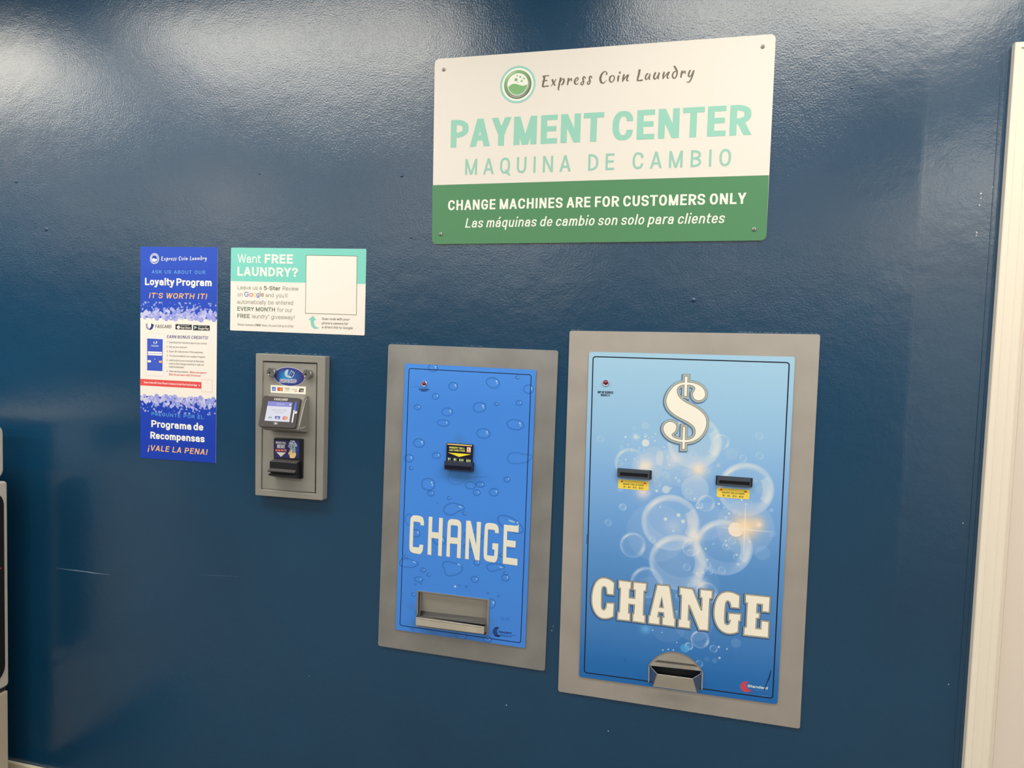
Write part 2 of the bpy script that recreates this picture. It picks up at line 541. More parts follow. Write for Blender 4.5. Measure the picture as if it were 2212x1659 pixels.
_scr(1370, 130, 15.8, [
    [(185, 315, 70), (165, 450, 66), (125, 600, 60), (106, 695, 52)],
    [(95, 705, 36), (180, 697, 42), (288, 680, 56)],
    [(475, 450, 48), (412, 510, 52), (382, 590, 50), (402, 662, 38), (442, 640, 28), (500, 560, 28), (545, 470, 26)],
    [(542, 462, 40), (522, 560, 46), (512, 640, 44), (548, 662, 16)],
    [(735, 412, 58), (690, 500, 62), (670, 600, 56), (710, 648, 38), (770, 590, 32), (840, 470, 36)],
    [(858, 418, 50), (830, 520, 52), (815, 620, 44), (852, 642, 12)],
    [(1030, 395, 42), (995, 500, 62), (978, 648, 30)],
    [(985, 640, 16), (1060, 535, 30), (1150, 432, 42), (1190, 415, 44), (1142, 510, 52), (1128, 590, 46), (1162, 618, 32), (1203, 600, 10)],
    [(1358, 192, 50), (1422, 290, 60), (1460, 390, 56), (1455, 500, 48), (1412, 588, 44), (1355, 618, 40), (1310, 565, 48), (1312, 490, 50), (1365, 398, 42), (1435, 378, 16)],
    [(1642, 355, 60), (1612, 470, 56), (1590, 602, 44)],
    [(1610, 510, 20), (1670, 425, 30), (1730, 375, 34), (1735, 420, 42), (1742, 465, 36)],
    [(1918, 335, 54), (1868, 440, 58), (1855, 530, 50), (1895, 565, 34), (1952, 500, 28), (2010, 390, 36)],
    [(2038, 345, 54), (1998, 480, 56), (1960, 600, 50), (1900, 720, 44), (1840, 755, 34), (1765, 735, 6)]])


def shop_script(mb, pl, fn, m, h, k=1.0):
    """fn maps a photo point of the lettering to 2-D points of the plane pl."""
    for st in SCRIPT:
        pts = crom([(*fn(q[0], q[1]), q[2]) for q in st], 6)
        sc = (fn(1300, 170) - fn(1200, 170)).length / 100 * k
        stroke(mb, pl, [(q[0], q[1]) for q in pts], [max(q[2], .3) * sc for q in pts], h, m)


def washer_logo(mb, pl, c, R, cols, h):
    """Round washing-machine window emblem: ring, porthole, water, bubbles."""
    ring, dark, mid, light, pale, water = cols
    def D(r, m, dx=0, dy=0, hh=0.0):
        mb.poly(pl, circ((c[0] + dx * R, c[1] + dy * R), r * R, 48), h + hh, m)
    D(1, ring, hh=0); D(.885, pale, hh=1e-4)
    n = 56
    for k in range(n):              # porthole rim shaded from light (upper left) to dark (lower right)
        t0, t1 = 2 * math.pi * k / n, 2 * math.pi * (k + 1) / n
        t = .5 + .5 * math.cos((t0 + t1) / 2 + math.pi / 3)
        t = round(t * 10) / 10
        col = ink(*[int(a + (b - a) * t) for a, b in zip(light, dark)])
        for r0, r1, up in ((.5, .775, 0),):
            mb.poly(pl, [Vector((c[0] + r * R * math.cos(u), c[1] + r * R * math.sin(u))) for r, u in ((r0, t0), (r1, t0), (r1, t1), (r0, t1))], h + 2e-4, col)
    D(.585, pale, .0, .02, 3e-4)
    wv = [(-.55, -.13), (-.42, -.02), (-.25, .05), (-.05, .03), (.15, -.05), (.35, -.08), (.52, -.02)]
    top = [(float(q[0]), float(q[1])) for q in crom(wv, 5)]
    bot = [(.54 * math.cos(t), -.0 + .54 * math.sin(t)) for t in np.linspace(math.radians(-6), math.radians(-168), 30)]
    mb.poly(pl, [Vector((c[0] + x * R, c[1] + y * R)) for x, y in top + bot], h + 4e-4, water)
    for t0, t1, r, w in ((205, 345, .6, .03), (215, 330, .68, .025), (95, 160, .7, .03), (-40, 25, .64, .02)):
        stroke(mb, pl, [Vector((c[0] + r * R * math.cos(math.radians(t)), c[1] + r * R * math.sin(math.radians(t)))) for t in np.linspace(t0, t1, 24)],
               [w * R * math.sin(math.pi * max(.04, min(.96, k / 23))) for k in range(24)], h + 5e-4, pale)
    for x, y, r in ((-.1, .26, .09), (.13, .4, .055), (.22, .17, .06), (-.05, .48, .04), (.02, .12, .03)):
        D(r, mid, x, y, 4e-4)
    st = []
    for k in range(8):
        t = math.pi / 4 * k; r = .1 if k % 2 == 0 else .03
        st.append(Vector((c[0] + (.34 + r * math.cos(t)) * R, c[1] + (.3 + r * math.sin(t)) * R)))
    mb.poly(pl, st, h + 5e-4, mid)


def screw(name, parent, pl, c, r, h, m):
    """Domed screw head with a cross recess."""
    mb = MB(); n = 20
    rings = [(r, 0), (r, r * .25), (r * .85, r * .5), (r * .5, r * .72), (0.001 * r, r * .8)]
    for (ra, ha), (rb, hb) in zip(rings, rings[1:]):
        A_, B_ = circ(c, ra, n), circ(c, rb, n)
        for i in range(n):
            mb.face([pl.at(A_[i - 1], h + ha), pl.at(A_[i], h + ha), pl.at(B_[i], h + hb), pl.at(B_[i - 1], h + hb)], m)
    dk = mat('screw_recess', (70, 66, 60), .6)
    for t in (.5, .5 + math.pi / 2):
        stroke(mb, pl, [Vector((c[0] - r * .5 * math.cos(t), c[1] - r * .5 * math.sin(t))), Vector((c[0] + r * .5 * math.cos(t), c[1] + r * .5 * math.sin(t)))], r * .2, h + r * .82, dk)
    o = mb.build(name, parent, smooth=True)
    return o


# ------------------------------------------------------------------ the big wall sign
def make_sign():
    T = 0.004
    pl = wall(T)
    z = Z(pl, 910, 50, 2.765)
    root = thing('wall_sign', 'large white and green payment center sign screwed to the blue wall above the change machines', 'sign', (-0.25, 0, 2.0))
    mb = MB()
    cream = mat('sign_cream', (229, 219, 202), .42, 0, .15)
    green = mat('sign_green', (86, 136, 94), .42, 0, .2)
    c = [pl.px(939.2, 127.7), pl.px(1676, 73), pl.px(1655.2, 519.3), pl.px(933.4, 527.5)]
    out = rrect(c, .0135, 6)
    mb.prism(pl, out, -T + .0003, 0, cream)
    gl, gr = z(66, 968), z(2077, 908)
    n = len(out)
    low = [q for q in out if (q - gl).dot(Vector((-(gr - gl).y, (gr - gl).x))) < 0]
    # inset a hair so that the white edge of the sheet stays visible
    e_ = (gr - gl).normalized()
    mb.poly(pl, low + [gl, gr] if False else sorted_poly(low, gl, gr), .0001, green)
    teal = ink(148, 200, 175); teal2 = ink(150, 195, 172)
    text(mb, pl, 'PAYMENT CENTER', z(175, 745), z(1966, 667), caph(z, 1070, 535, 1066, 709) * 1.0, teal, .0003, wt=.222, track=.02, space=.3, flat=9)
    text(mb, pl, 'MAQUINA DE CAMBIO', z(262, 907), z(1848, 853), caph(z, 1107, 780, 1107, 879), teal2, .0003, wt=.135, track=.33, space=.5)
    w = ink(236, 236, 214)
    text(mb, pl, 'CHANGE MACHINES ARE FOR CUSTOMERS ONLY', z(160, 1118), z(1940, 1079), caph(z, 1055, 1037, 1053, 1100), w, .0004, wt=.205, track=.045, space=.34)
    text(mb, pl, 'Las máquinas de cambio son solo para clientes', z(262, 1222), z(1806, 1194), caph(z, 272, 1166, 268, 1222), w, .0004, wt=.15, track=.05, slant=.2, space=.3)
    shop_script(mb, pl, lambda x, y: pl.px(x, y), ink(112, 102, 86), .0003)
    zc = Z(pl, 1060, 130, 4.6083)
    R = ((zc(95, 243) - zc(444, 243)).length + (zc(269, 57) - zc(269, 430)).length) / 4
    washer_logo(mb, pl, zc(269, 243), R, (ink(152, 203, 184), (98, 112, 88), ink(128, 178, 122), (140, 182, 122), ink(238, 234, 216), ink(128, 176, 116)), .0003)
    mb.build('sign_panel', root)
    steel = mat('screw_steel', (176, 170, 158), .35, .5)
    for q in ((135, 277), (2040, 140), (116, 1260), (1988, 1231)):
        screw('screw', root, pl, z(*q), .0052, .0002, steel)


def sorted_poly(pts, a, b):
    P = list(pts) + [a, b]
    cx = sum(q.x for q in P) / len(P); cy = sum(q.y for q in P) / len(P)
    return sorted(P, key=lambda q: math.atan2(q.y - cy, q.x - cx))


# ------------------------------------------------------------------ loyalty poster
def make_poster():
    T = .0012
    pl = wall(T)
    z = Z(pl, 290, 520, 6.635); z2 = Z(pl, 290, 760, 6.635)
    c = [pl.px(303.3, 532.8), pl.px(470.1, 533.9), pl.px(466, 1000.4), pl.px(303.0, 988.8)]
    q = lambda u, v: quad_at(c, u, v)
    mb = MB()
    blue = mat('poster_blue', (32, 66, 172), .3, 0, .45)
    mb.prism(pl, c, -T + .0002, 0, mat('poster_edge', (225, 220, 210), .5), back=True)
    cream = ink(243, 231, 214)
    v = lambda py: (py - 532.8) / (988.8 - 532.8)   # photo row along the left edge -> height on the sheet
    band = lambda a, b, m, h: mb.poly(pl, [q(0, a), q(1, a), q(1, b), q(0, b)], h, m)
    n = 10                                           # blue ground, slightly deeper to the bottom
    for k in range(n):
        t = k / n
        col = ink(int(44 - 26 * t), int(80 - 22 * t), int(184 - 16 * t))
        band(k / n, (k + 1) / n, col, .00005)
    b0, b1 = v(684), v(853)
    band(b0, b1, cream, .00012)
    # foam: bubbles spilling from the pale band into the blue
    rng = random.Random(11)
    Wd = (c[1] - c[0]).length
    foam = [ink(188, 186, 224), ink(172, 172, 218), ink(158, 160, 214), ink(200, 198, 230), ink(146, 154, 216)]
    hi = ink(226, 224, 240); deep = ink(70, 82, 176)
    cells = []
    for k in range(64):                             # the thick row at the edge of the band
        cells.append(((k + rng.random()) / 64, rng.uniform(-.002, .022), rng.uniform(.018, .034), 0))
    for k in range(80):
        cells.append((rng.random(), rng.uniform(.01, .045), rng.uniform(.01, .022), 1))
    for k in range(90):
        cells.append((rng.random(), min(.072, .02 + abs(rng.gauss(.028, .022))), rng.uniform(.004, .012), 2))
    rng.shuffle(cells)
    cells.sort(key=lambda t: -t[3])
    for side in (0, 1):
        for k, (u, dv, r, kind) in enumerate(cells):
            vv = b0 - dv if side == 0 else b1 + dv
            r_ = min(r, u, 1 - u)
            if r_ < .004: continue
            m = foam[k % 5] if kind < 2 else (foam[2] if k % 3 else ink(150, 176, 235))
            cc = q(u, vv)
            hk = .00014 + k * 1.5e-6       # every bubble has a level of its own
            F_ = lambda c_, r2, n_, up, m_: mb.face([pl.at(t, hk + up) for t in circ(c_, r2, n_)], m_)
            F_(cc, r_ * Wd, 18, 0, m)
            if kind == 0 and k % 3 == 0:
                F_((cc.x + r_ * Wd * .2, cc.y + r_ * Wd * .1), r_ * Wd * .55, 14, 1.2075e-4, foam[(k + 3) % 5])
            if kind < 2 and k % 4 == 0:
                F_((cc.x, cc.y + r_ * Wd * .2), r_ * Wd * .14, 8, 2.6e-4, hi)
    for k in range(9):
        for vv in (b0 - .006, b1 + .006):
            mb.poly(pl, circ(q(.05 + .1 * k + .03 * rng.random(), vv), rng.uniform(.006, .011) * Wd, 9), .00055, deep)
    # heading
    P0, P1 = pl.px(1170, 188), pl.px(1500, 172)      # lettering frame on the wall sign plane
    a0, a1 = z(388, 286), z(1042, 287)
    sx = (a1 - a0).length / (P1 - P0).length
    ex = (a1 - a0).normalized(); ey = Vector((-ex.y, ex.x))
    fx = (P1 - P0).normalized(); fy = Vector((-fx.y, fx.x))
    def fn(x, y):
        g = pl.px(x, y) - P0
        return a0 + ex * (g.dot(fx) * sx) + ey * (g.dot(fy) * sx * 1.0)
    white = ink(246, 244, 246)
    shop_script(mb, pl, fn, white, .0003, 1.0)
    washer_logo(mb, pl, z(291, 256), (z(227, 256) - z(357, 256)).length / 2, (white, (200, 206, 230), ink(40, 70, 170), (236, 238, 246), ink(40, 70, 170), white), .0003)
    H = lambda x0, y0, x1, y1: caph(z, x0, y0, x1, y1)
    text(mb, pl, 'ASK US ABOUT OUR', z(252, 468), z(1018, 478), H(250, 420, 250, 468), ink(120, 178, 236), .0003, wt=.15, track=.2, space=.5)
    text(mb, pl, 'Loyalty Program', z(155, 635), z(1110, 652), H(155, 532, 155, 635), white, .0003, wt=.235, track=-.02, space=.28)
    org = ink(252, 184, 112)
    text(mb, pl, "IT'S WORTH IT!", z(212, 822), z(1035, 838), H(220, 745, 220, 822), org, .0003, wt=.2, track=.1, slant=.2, space=.4)
    text(mb, pl, 'FASCARD', z(300, 1250), z(530, 1256), H(300, 1202, 300, 1250), ink(70, 66, 74), .0003, wt=.17, track=.0, slant=.2)
    for pts, m in (([(165, 1195), (195, 1180), (188, 1225), (215, 1262), (200, 1280), (170, 1250)], ink(150, 150, 160)),
                   ([(245, 1182), (285, 1205), (262, 1262), (225, 1282), (210, 1270), (240, 1235)], ink(44, 50, 130))):
        mb.poly(pl, [z(*t) for t in pts], .0003, m)
    blk = ink(40, 40, 44)
    for x0, x1, y0, s1, s2 in ((592, 825, 1195, 'Download on the', 'App Store'), (845, 1083, 1208, 'GET IT ON', 'Google Play')):
        mb.poly(pl, [z(x0, y0), z(x1, y0 + 8), z(x1, y0 + 82), z(x0, y0 + 76)], .0003, blk)
        text(mb, pl, s1, z(x0 + 72, y0 + 26), z(x0 + 200, y0 + 30), H(x0, 1195, x0, 1211), ink(215, 212, 208), .0004, wt=.14, track=.03)
        text(mb, pl, s2, z(x0 + 70, y0 + 64), z(x1 - 14, y0 + 70), H(x0, 1195, x0, 1225), white, .0004, wt=.16)
    for dx, dy, r in ((-8, 4, 15), (8, 4, 15), (0, 12, 17)):
        mb.poly(pl, circ(z(634 + dx, 1234 + dy), (z(0, 0) - z(r, 0)).length, 16), .0004, white)
    stroke(mb, pl, [z(636, 1222), z(645, 1206)], (z(0, 0) - z(9, 0)).length, .0004, white)
    mb.poly(pl, [z(862, 1218), z(903, 1243), z(862, 1270)], .0004, ink(168, 206, 190))
    # phone picture
    ph = [z(172, 1322), z(430, 1338), z2(420, 350), z2(172, 334)]
    mb.poly(pl, rrect(offset(ph, .0009), .009), .0002, ink(206, 198, 188))
    mb.poly(pl, rrect(ph, .008), .00024, ink(243, 232, 218))
    mb.poly(pl, [z(186, 1400), z(410, 1412), z2(405, 278), z2(186, 266)], .0003, ink(60, 88, 188))
    for y0, y1 in ((1585, 1610), (1615, 1640)):
        mb.poly(pl, [z(196, y0), z(400, y0 + 8), z(400, y1 + 8), z(196, y1)], .00036, ink(240, 234, 236))
    text(mb, pl, 'FASCARD', z(242, 1516), z(345, 1521), H(240, 1494, 240, 1516), ink(206, 212, 238), .00036, wt=.2, slant=.2)
    mb.poly(pl, [z(275, 1450), z(290, 1440), z(292, 1470), z(300, 1482), z(280, 1474)], .00036, ink(206, 212, 238))
    mb.poly(pl, [z(312, 1436), z(334, 1446), z(322, 1474), z(300, 1480), z(312, 1462)], .00036, ink(206, 212, 238))
    mb.poly(pl, rrect([z2(193, 118), z2(240, 121), z2(240, 152), z2(193, 149)], .001), .00036, white)
    mb.poly(pl, rrect([z2(356, 126), z2(398, 128), z2(398, 158), z2(356, 156)], .001), .00036, org)
    mb.poly(pl, circ(z2(296, 105), .0028, 14), .00036, ink(130, 150, 214))
    mb.poly(pl, circ(z2(294, 306), .0032, 18), .0003, ink(214, 204, 192)); mb.poly(pl, circ(z2(294, 306), .0027, 18), .00034, ink(243, 232, 218))
    stroke(mb, pl, [z(275, 1364), z(318, 1367)], .0005, .0003, ink(190, 180, 170))
    # text column
    nv = ink(48, 46, 124); gy = ink(88, 84, 82); red = ink(214, 66, 66)
    text(mb, pl, 'EARN BONUS CREDITS!', z(466, 1396), z(1052, 1413), H(466, 1352, 466, 1396), nv, .0003, wt=.17, track=.03, slant=.2, space=.34)
    rows = [('1.', 'Download the FasCard App to your phone.', z(466, 1467), z(500, 1468), z(1045, 1487)),
            ('2.', 'Set up your account.', z(466, 1532), z(500, 1533), z(762, 1542)),
            ('3.', 'Scan QR code at one of the machines.', z(466, 1596), z(500, 1597), z(990, 1615)),
            ('4.', 'You are enrolled in our Loyalty Program.', z2(466, 66), z2(500, 67), z2(1022, 88)),
            ('5.', 'Add funds to your account at the kiosk', z2(466, 130), z2(500, 132), z2(1002, 152)),
            ('', 'next to the change machine or ask our', None, z2(500, 180), z2(1002, 200)),
            ('', 'helpful attendant.', None, z2(500, 226), z2(722, 236)),
            ('6.', 'Start earning rewards.', z2(466, 288), z2(500, 290), z2(780, 302))]
    for a, b, p0, p1, p2 in rows:
        if a:
            hn = H(466, 1440, 466, 1465)
            text(mb, pl, a, p0, p0 + (p2 - p1).normalized() * hn * (.66 if a == '1.' else .86), hn, gy, .0003, wt=.13)
        text(mb, pl, b, p1, p2, H(466, 1440, 466, 1466), gy, .0003, wt=.13, track=.02, space=.3, flat=4)
    text(mb, pl, 'When you spend', z2(798, 304), z2(1028, 314), H(466, 1440, 466, 1466), red, .0003, wt=.2, space=.3, flat=4)
    text(mb, pl, '$20.00 you earn a $2.00 bonus!', z2(500, 336), z2(950, 356), H(466, 1440, 466, 1466), red, .0003, wt=.2, space=.3, flat=4)
    # red strip and the blank code box
    mb.poly(pl, [z2(84, 386), z2(963, 434), z2(963, 528), z2(84, 480)], .0002, ink(228, 80, 76))
    text(mb, pl, "Scan Code with Your Phone's Camera to Get the FasCard App", z2(136, 449), z2(900, 492), H(466, 1440, 466, 1468), ink(250, 226, 216), .0003, wt=.18, slant=.15, space=.3, flat=4)
    mb.poly(pl, circ(z2(932, 482), .0026, 20), .0003, ink(250, 226, 216))
    stroke(mb, pl, [z2(927, 470), z2(939, 482), z2(926, 494)], .0006, .0004, ink(228, 80, 76))
    bx = [z2(963, 394), z2(1122, 402), z2(1120, 580), z2(963, 572)]
    mb.poly(pl, bx, .0003, ink(228, 120, 112)); mb.poly(pl, offset(bx, -.0006), .0004, cream)
    # lower heading
    text(mb, pl, 'PREGUNTE POR EL', z2(248, 912), z2(996, 962), H(250, 420, 250, 468), ink(112, 178, 236), .0003, wt=.15, track=.2, space=.5)
    text(mb, pl, 'Programa de', z2(246, 1078), z2(990, 1130), H(155, 532, 155, 635), white, .0003, wt=.235, track=-.02, space=.28)
    text(mb, pl, 'Recompensas', z2(232, 1243), z2(1008, 1298), H(155, 532, 155, 635), white, .0003, wt=.235, track=-.02)
    text(mb, pl, '¡VALE LA PENA!', z2(196, 1412), z2(1040, 1478), H(220, 740, 220, 822), org, .0003, wt=.2, track=.1, slant=.2, space=.4)
    o = mb.build('loyalty_poster')
    tag(o, 'tall narrow blue and white loyalty program poster stuck on the blue wall', 'poster')


# ------------------------------------------------------------------ review card
def make_card():
    T = .0012
    pl = wall(T)
    z = Z(pl, 490, 525, 7.1355)
    c = [pl.px(499.1, 534.8), pl.px(791.3, 537.6), pl.px(787.4, 724.7), pl.px(497, 713.5)]
    mb = MB()
    cream = mat('card_cream', (243, 231, 214), .4, 0, .4)
    out = rrect(c, .0035, 4)
    mb.prism(pl, out, -T + .0002, 0, cream)
    teal = mat('card_teal', (127, 208, 187), .35, 0, .45)
    tl = rrect([c[0], c[1], z(2142, 632), z(60, 588)], .0035, 4)
    mb.poly(pl, [c[0] + Vector((.0035, 0)), c[0] + Vector((.001, -.001)), c[0] + Vector((0, -.0035)), z(58, 586), z(2138, 632), c[1] + Vector((0, -.0035)), c[1] + Vector((-.001, -.001)), c[1] + Vector((-.0035, 0))], .00008, teal)
    H = lambda x, y0, y1: caph(z, x, y0, x, y1)
    w = ink(244, 240, 222)
    text(mb, pl, 'Want', z(165, 302), z(522, 309), H(165, 172, 302), w, .0002, wt=.125, track=.0)
    text(mb, pl, 'FREE', z(583, 312), z(1018, 318), H(583, 172, 312), w, .0002, wt=.24, track=.02)
    text(mb, pl, 'LAUNDRY?', z(163, 503), z(1092, 522), H(163, 366, 503), w, .0002, wt=.23, track=.02)
    gy = ink(128, 128, 104); dg = ink(86, 110, 82)
    k = H(163, 652, 714)
    B = lambda s, x0, y0, x1, y1, m, wt: text(mb, pl, s, z(x0, y0), z(x1, y1), k, m, .0002, wt=wt, track=.02, space=.32)
    B('Leave us a', 166, 714, 537, 722, gy, .1); B('5-Star', 572, 724, 826, 730, dg, .2); B('Review', 860, 730, 1105, 736, gy, .1)
    B('on', 163, 822, 243, 824, gy, .1)
    gx = [(270, 335, 'G', (88, 116, 196)), (345, 400, 'o', (206, 96, 90)), (403, 455, 'o', (240, 200, 100)), (458, 502, 'g', (88, 116, 196)), (512, 520, 'l', (90, 160, 110)), (528, 570, 'e', (206, 96, 90))]
    for x0, x1, ch, col in gx:
        text(mb, pl, ch, z(x0, 826), z(x1, 826 + (x1 - x0) * .012), k * 1.18, ink(*col), .0002, wt=.14 if ch != 'l' else (z(512, 0) - z(521, 0)).length / (k * 1.18))
    B('and', 600, 834, 720, 836, gy, .1); B("you'll", 757, 838, 930, 842, gy, .1)
    B('automatically', 163, 936, 608, 946, gy, .1); B('be', 640, 946, 722, 948, gy, .1); B('entered', 757, 948, 1020, 954, gy, .1)
    B('EVERY MONTH', 163, 1042, 742, 1058, dg, .19); B('for our', 778, 1060, 1012, 1066, gy, .1)
    B('FREE', 163, 1152, 354, 1158, dg, .19); B('laundry*', 388, 1158, 655, 1165, gy, .1); B('giveaway!', 685, 1168, 1040, 1178, gy, .1)
    k = H(163, 1242, 1274)
    text(mb, pl, '*Winner receives a', z(156, 1272), z(424, 1280), k, gy, .0002, wt=.12, slant=.2, flat=4)
    text(mb, pl, 'FREE', z(436, 1280), z(520, 1283), k, dg, .0002, wt=.22, slant=.2)
    text(mb, pl, 'Wash, Dry and Fold up to 50 lbs', z(535, 1284), z(1025, 1300), k, gy, .0002, wt=.12, slant=.2, flat=4)
    k = H(1463, 1150, 1186)
    for s, x0, y0, x1, y1 in (('Scan code with your', 1463, 1184, 1890, 1196), ("phone's camera for", 1463, 1250, 1868, 1262), ('a direct link to Google', 1463, 1312, 1938, 1328)):
        text(mb, pl, s, z(x0, y0), z(x1, y1), k, ink(96, 96, 78), .0002, wt=.16, slant=.2, track=.02, space=.34)
    box = [z(1222, 185), z(2012, 198), z(2000, 1112), z(1208, 1086)]
    mb.poly(pl, box, .00016, ink(112, 116, 84)); mb.poly(pl, offset(box, -.0016), .00024, ink(243, 232, 214))
    ar = [(1325, 1118), (1380, 1188), (1346, 1190), (1345, 1240), (1362, 1282), (1392, 1300), (1425, 1302), (1395, 1322), (1345, 1322), (1308, 1290), (1293, 1240), (1292, 1188), (1258, 1186)]
    mb.poly(pl, [z(*t) for t in ar], .0002, ink(138, 203, 186))
    o = mb.build('review_card')
    tag(o, 'white and teal free laundry review card with an empty framed square on the blue wall', 'card')
# ------------------------------------------------------------------ printed art on a fine grid of vertex colours
def art_mat(name, rough=.4):
    m = bpy.data.materials.new(name); m.use_nodes = True
    N, L, b = nodes_of(m)
    a = N.new('ShaderNodeVertexColor'); a.layer_name = 'art'
    L.new(a.outputs['Color'], b.inputs['Base Color'])
    b.inputs['Roughness'].default_value = rough
    b.inputs['Specular IOR Level'].default_value = .35
    return m


class Art:
    """Artwork of a decal, painted in the decal's own flat coordinates (metres)."""
    def __init__(s, pl, c, nx, ny):
        s.pl, s.c, s.nx, s.ny = pl, c, nx, ny
        u = np.linspace(0, 1, nx)[None, :, None]; v = np.linspace(0, 1, ny)[:, None, None]
        C = [np.array(q)[None, None, :] for q in c]
        P = (C[0] * (1 - u) + C[1] * u) * (1 - v) + (C[3] * (1 - u) + C[2] * u) * v
        s.X, s.Y = P[..., 0], P[..., 1]
        s.V = np.broadcast_to(v[..., 0], s.X.shape)
        s.rgb = np.zeros(s.X.shape + (3,))
        s.cell = (c[1] - c[0]).length / nx
    def gradient(s, stops):
        t = [q[0] for q in stops]
        for k in range(3):
            s.rgb[..., k] = np.interp(s.V, t, [q[1][k] for q in stops])
    def over(s, a, col):
        a = np.clip(a, 0, 1)[..., None]
        s.rgb = s.rgb * (1 - a) + np.array(col, float) * a
    def dist(s, c):
        return np.hypot(s.X - c[0], s.Y - c[1])
    def disc(s, c, r, col, a, soft=None):
        soft = s.cell * 1.2 if soft is None else soft
        s.over(a * np.clip((r - s.dist(c)) / soft + .5, 0, 1), col)
    def glow(s, c, r, col, a, pw=2.0):
        s.over(a * np.exp(-(s.dist(c) / (r * .6)) ** pw), col)
    def bubble(s, c, r, k=1.0, fill=.10, col=(206, 220, 240)):
        D = s.dist(c) / r
        ang = np.arctan2(s.Y - c[1], s.X - c[0])
        ins = np.clip((1 - D) / (1.2 * s.cell / r) + .5, 0, 1)
        s.over(k * ins * (fill + .30 * np.clip(D, 0, 1) ** 9), col)
        if r > .045:                   # window reflections of the large bubbles
            dx, dy = (s.X - c[0]) / r, (s.Y - c[1]) / r
            sx = lambda v, w=.03: np.clip(v / w + .5, 0, 1)
            win = sx(D - .6) * sx(.93 - D) * sx(ang + .55) * sx(.62 - ang)
            s.over(k * .34 * win, (236, 234, 232))
            lens = sx(.96 - D) * sx(np.hypot(dx - .12, dy - .5) - 1.02)
            s.over(k * .16 * lens, (214, 224, 240))
            top = sx(.96 - D) * sx(np.hypot(dx, dy + .22) - .98)
            s.over(k * .24 * top, (226, 228, 234))
        # crescent highlights upper left and right
        for a0, wd, rr, th, al in ((2.3, .55, .86, .08, .75), (-.35, .55, .82, .13, .6), (1.4, .5, .9, .06, .35), (3.4, .6, .9, .07, .3)):
            da = np.angle(np.exp(1j * (ang - a0)))
            s.over(k * ins * al * np.exp(-(da / wd) ** 2) * np.exp(-((D - rr) / th) ** 2), (236, 232, 232))
    def ring(s, c, r, k=.7):
        D = s.dist(c) / r
        ang = np.arctan2(s.Y - c[1], s.X - c[0])
        ins = np.clip((1 - D) / (1.2 * s.cell / r) + .5, 0, 1)
        w = .6 + .4 * np.cos(2 * (ang - 2.6))
        s.over(k * ins * (.12 + .8 * w * np.exp(-((D - .86) / .13) ** 2)), (200, 222, 244))
    def line(s, a, b, w, col, al, taper=True):
        d_ = b - a; L = d_.length; ux, uy = d_.x / L, d_.y / L
        t = ((s.X - a[0]) * ux + (s.Y - a[1]) * uy) / L
        n = np.abs(-(s.X - a[0]) * uy + (s.Y - a[1]) * ux)
        f = np.clip(1 - np.abs(2 * t - 1), 0, 1) ** .5 if taper else ((t >= 0) & (t <= 1)) * 1.0
        s.over(al * f * np.exp(-(n / w) ** 2), col)
    def inside(s, poly):
        P = [(q[0], q[1]) for q in poly]; r = np.zeros(s.X.shape, bool)
        for i in range(len(P)):
            x0, y0 = P[i - 1]; x1, y1 = P[i]
            if y0 == y1: continue
            r ^= ((s.Y < y0) != (s.Y < y1)) & (s.X < (x1 - x0) * (s.Y - y0) / (y1 - y0) + x0)
        return r
    def edge(s, poly):                 # distance to the outline of a closed polygon
        D = np.full(s.X.shape, 9.0)
        P = [(q[0], q[1]) for q in poly]
        x0 = min(q[0] for q in P) - .03; x1 = max(q[0] for q in P) + .03; y0 = min(q[1] for q in P) - .03; y1 = max(q[1] for q in P) + .03
        M = (s.X > x0) & (s.X < x1) & (s.Y > y0) & (s.Y < y1)
        X, Y = s.X[M], s.Y[M]; dd = np.full(X.shape, 9.0)
        for i in range(len(P)):
            ax, ay = P[i - 1]; bx, by = P[i]
            L2 = (bx - ax) ** 2 + (by - ay) ** 2 + 1e-12
            t = np.clip(((X - ax) * (bx - ax) + (Y - ay) * (by - ay)) / L2, 0, 1)
            dd = np.minimum(dd, np.hypot(X - ax - t * (bx - ax), Y - ay - t * (by - ay)))
        D[M] = dd
        return D
    def mesh(s, name, parent, m, keep=None):
        nx, ny = s.nx, s.ny
        o = np.array(s.pl.o); ex = np.array(s.pl.ex); ey = np.array(s.pl.ey)
        co = (o + s.X[..., None] * ex + s.Y[..., None] * ey).reshape(-1, 3)
        i = np.arange(nx * ny).reshape(ny, nx)
        F = np.stack([i[1:, :-1], i[1:, 1:], i[:-1, 1:], i[:-1, :-1]], -1)
        if keep is not None:
            F = F[keep[1:, 1:] & keep[:-1, :-1]]
        F = F.reshape(-1, 4)
        used = np.zeros(nx * ny, bool); used[F.ravel()] = True
        remap = np.cumsum(used) - 1
        co = co[used]; F = remap[F]
        me = bpy.data.meshes.new(name)
        me.vertices.add(len(co)); me.vertices.foreach_set('co', co.ravel())
        me.loops.add(F.size); me.loops.foreach_set('vertex_index', F.ravel().astype(np.int32))
        me.polygons.add(len(F)); me.polygons.foreach_set('loop_start', (np.arange(len(F)) * 4).astype(np.int32))
        me.update(calc_edges=True)
        at = me.color_attributes.new('art', 'FLOAT_COLOR', 'POINT')
        c = np.clip(s.rgb.reshape(-1, 3)[used] / 255, 0, 1)
        c = np.where(c <= .04045, c / 12.92, ((c + .055) / 1.055) ** 2.4) * np.array(GAIN)[None, :]
        c = np.minimum(c, .96)
        at.data.foreach_set('color', np.concatenate([c, np.ones((len(c), 1))], 1).astype(np.float32).ravel())
        me.materials.append(m)
        return link(name, me, parent)


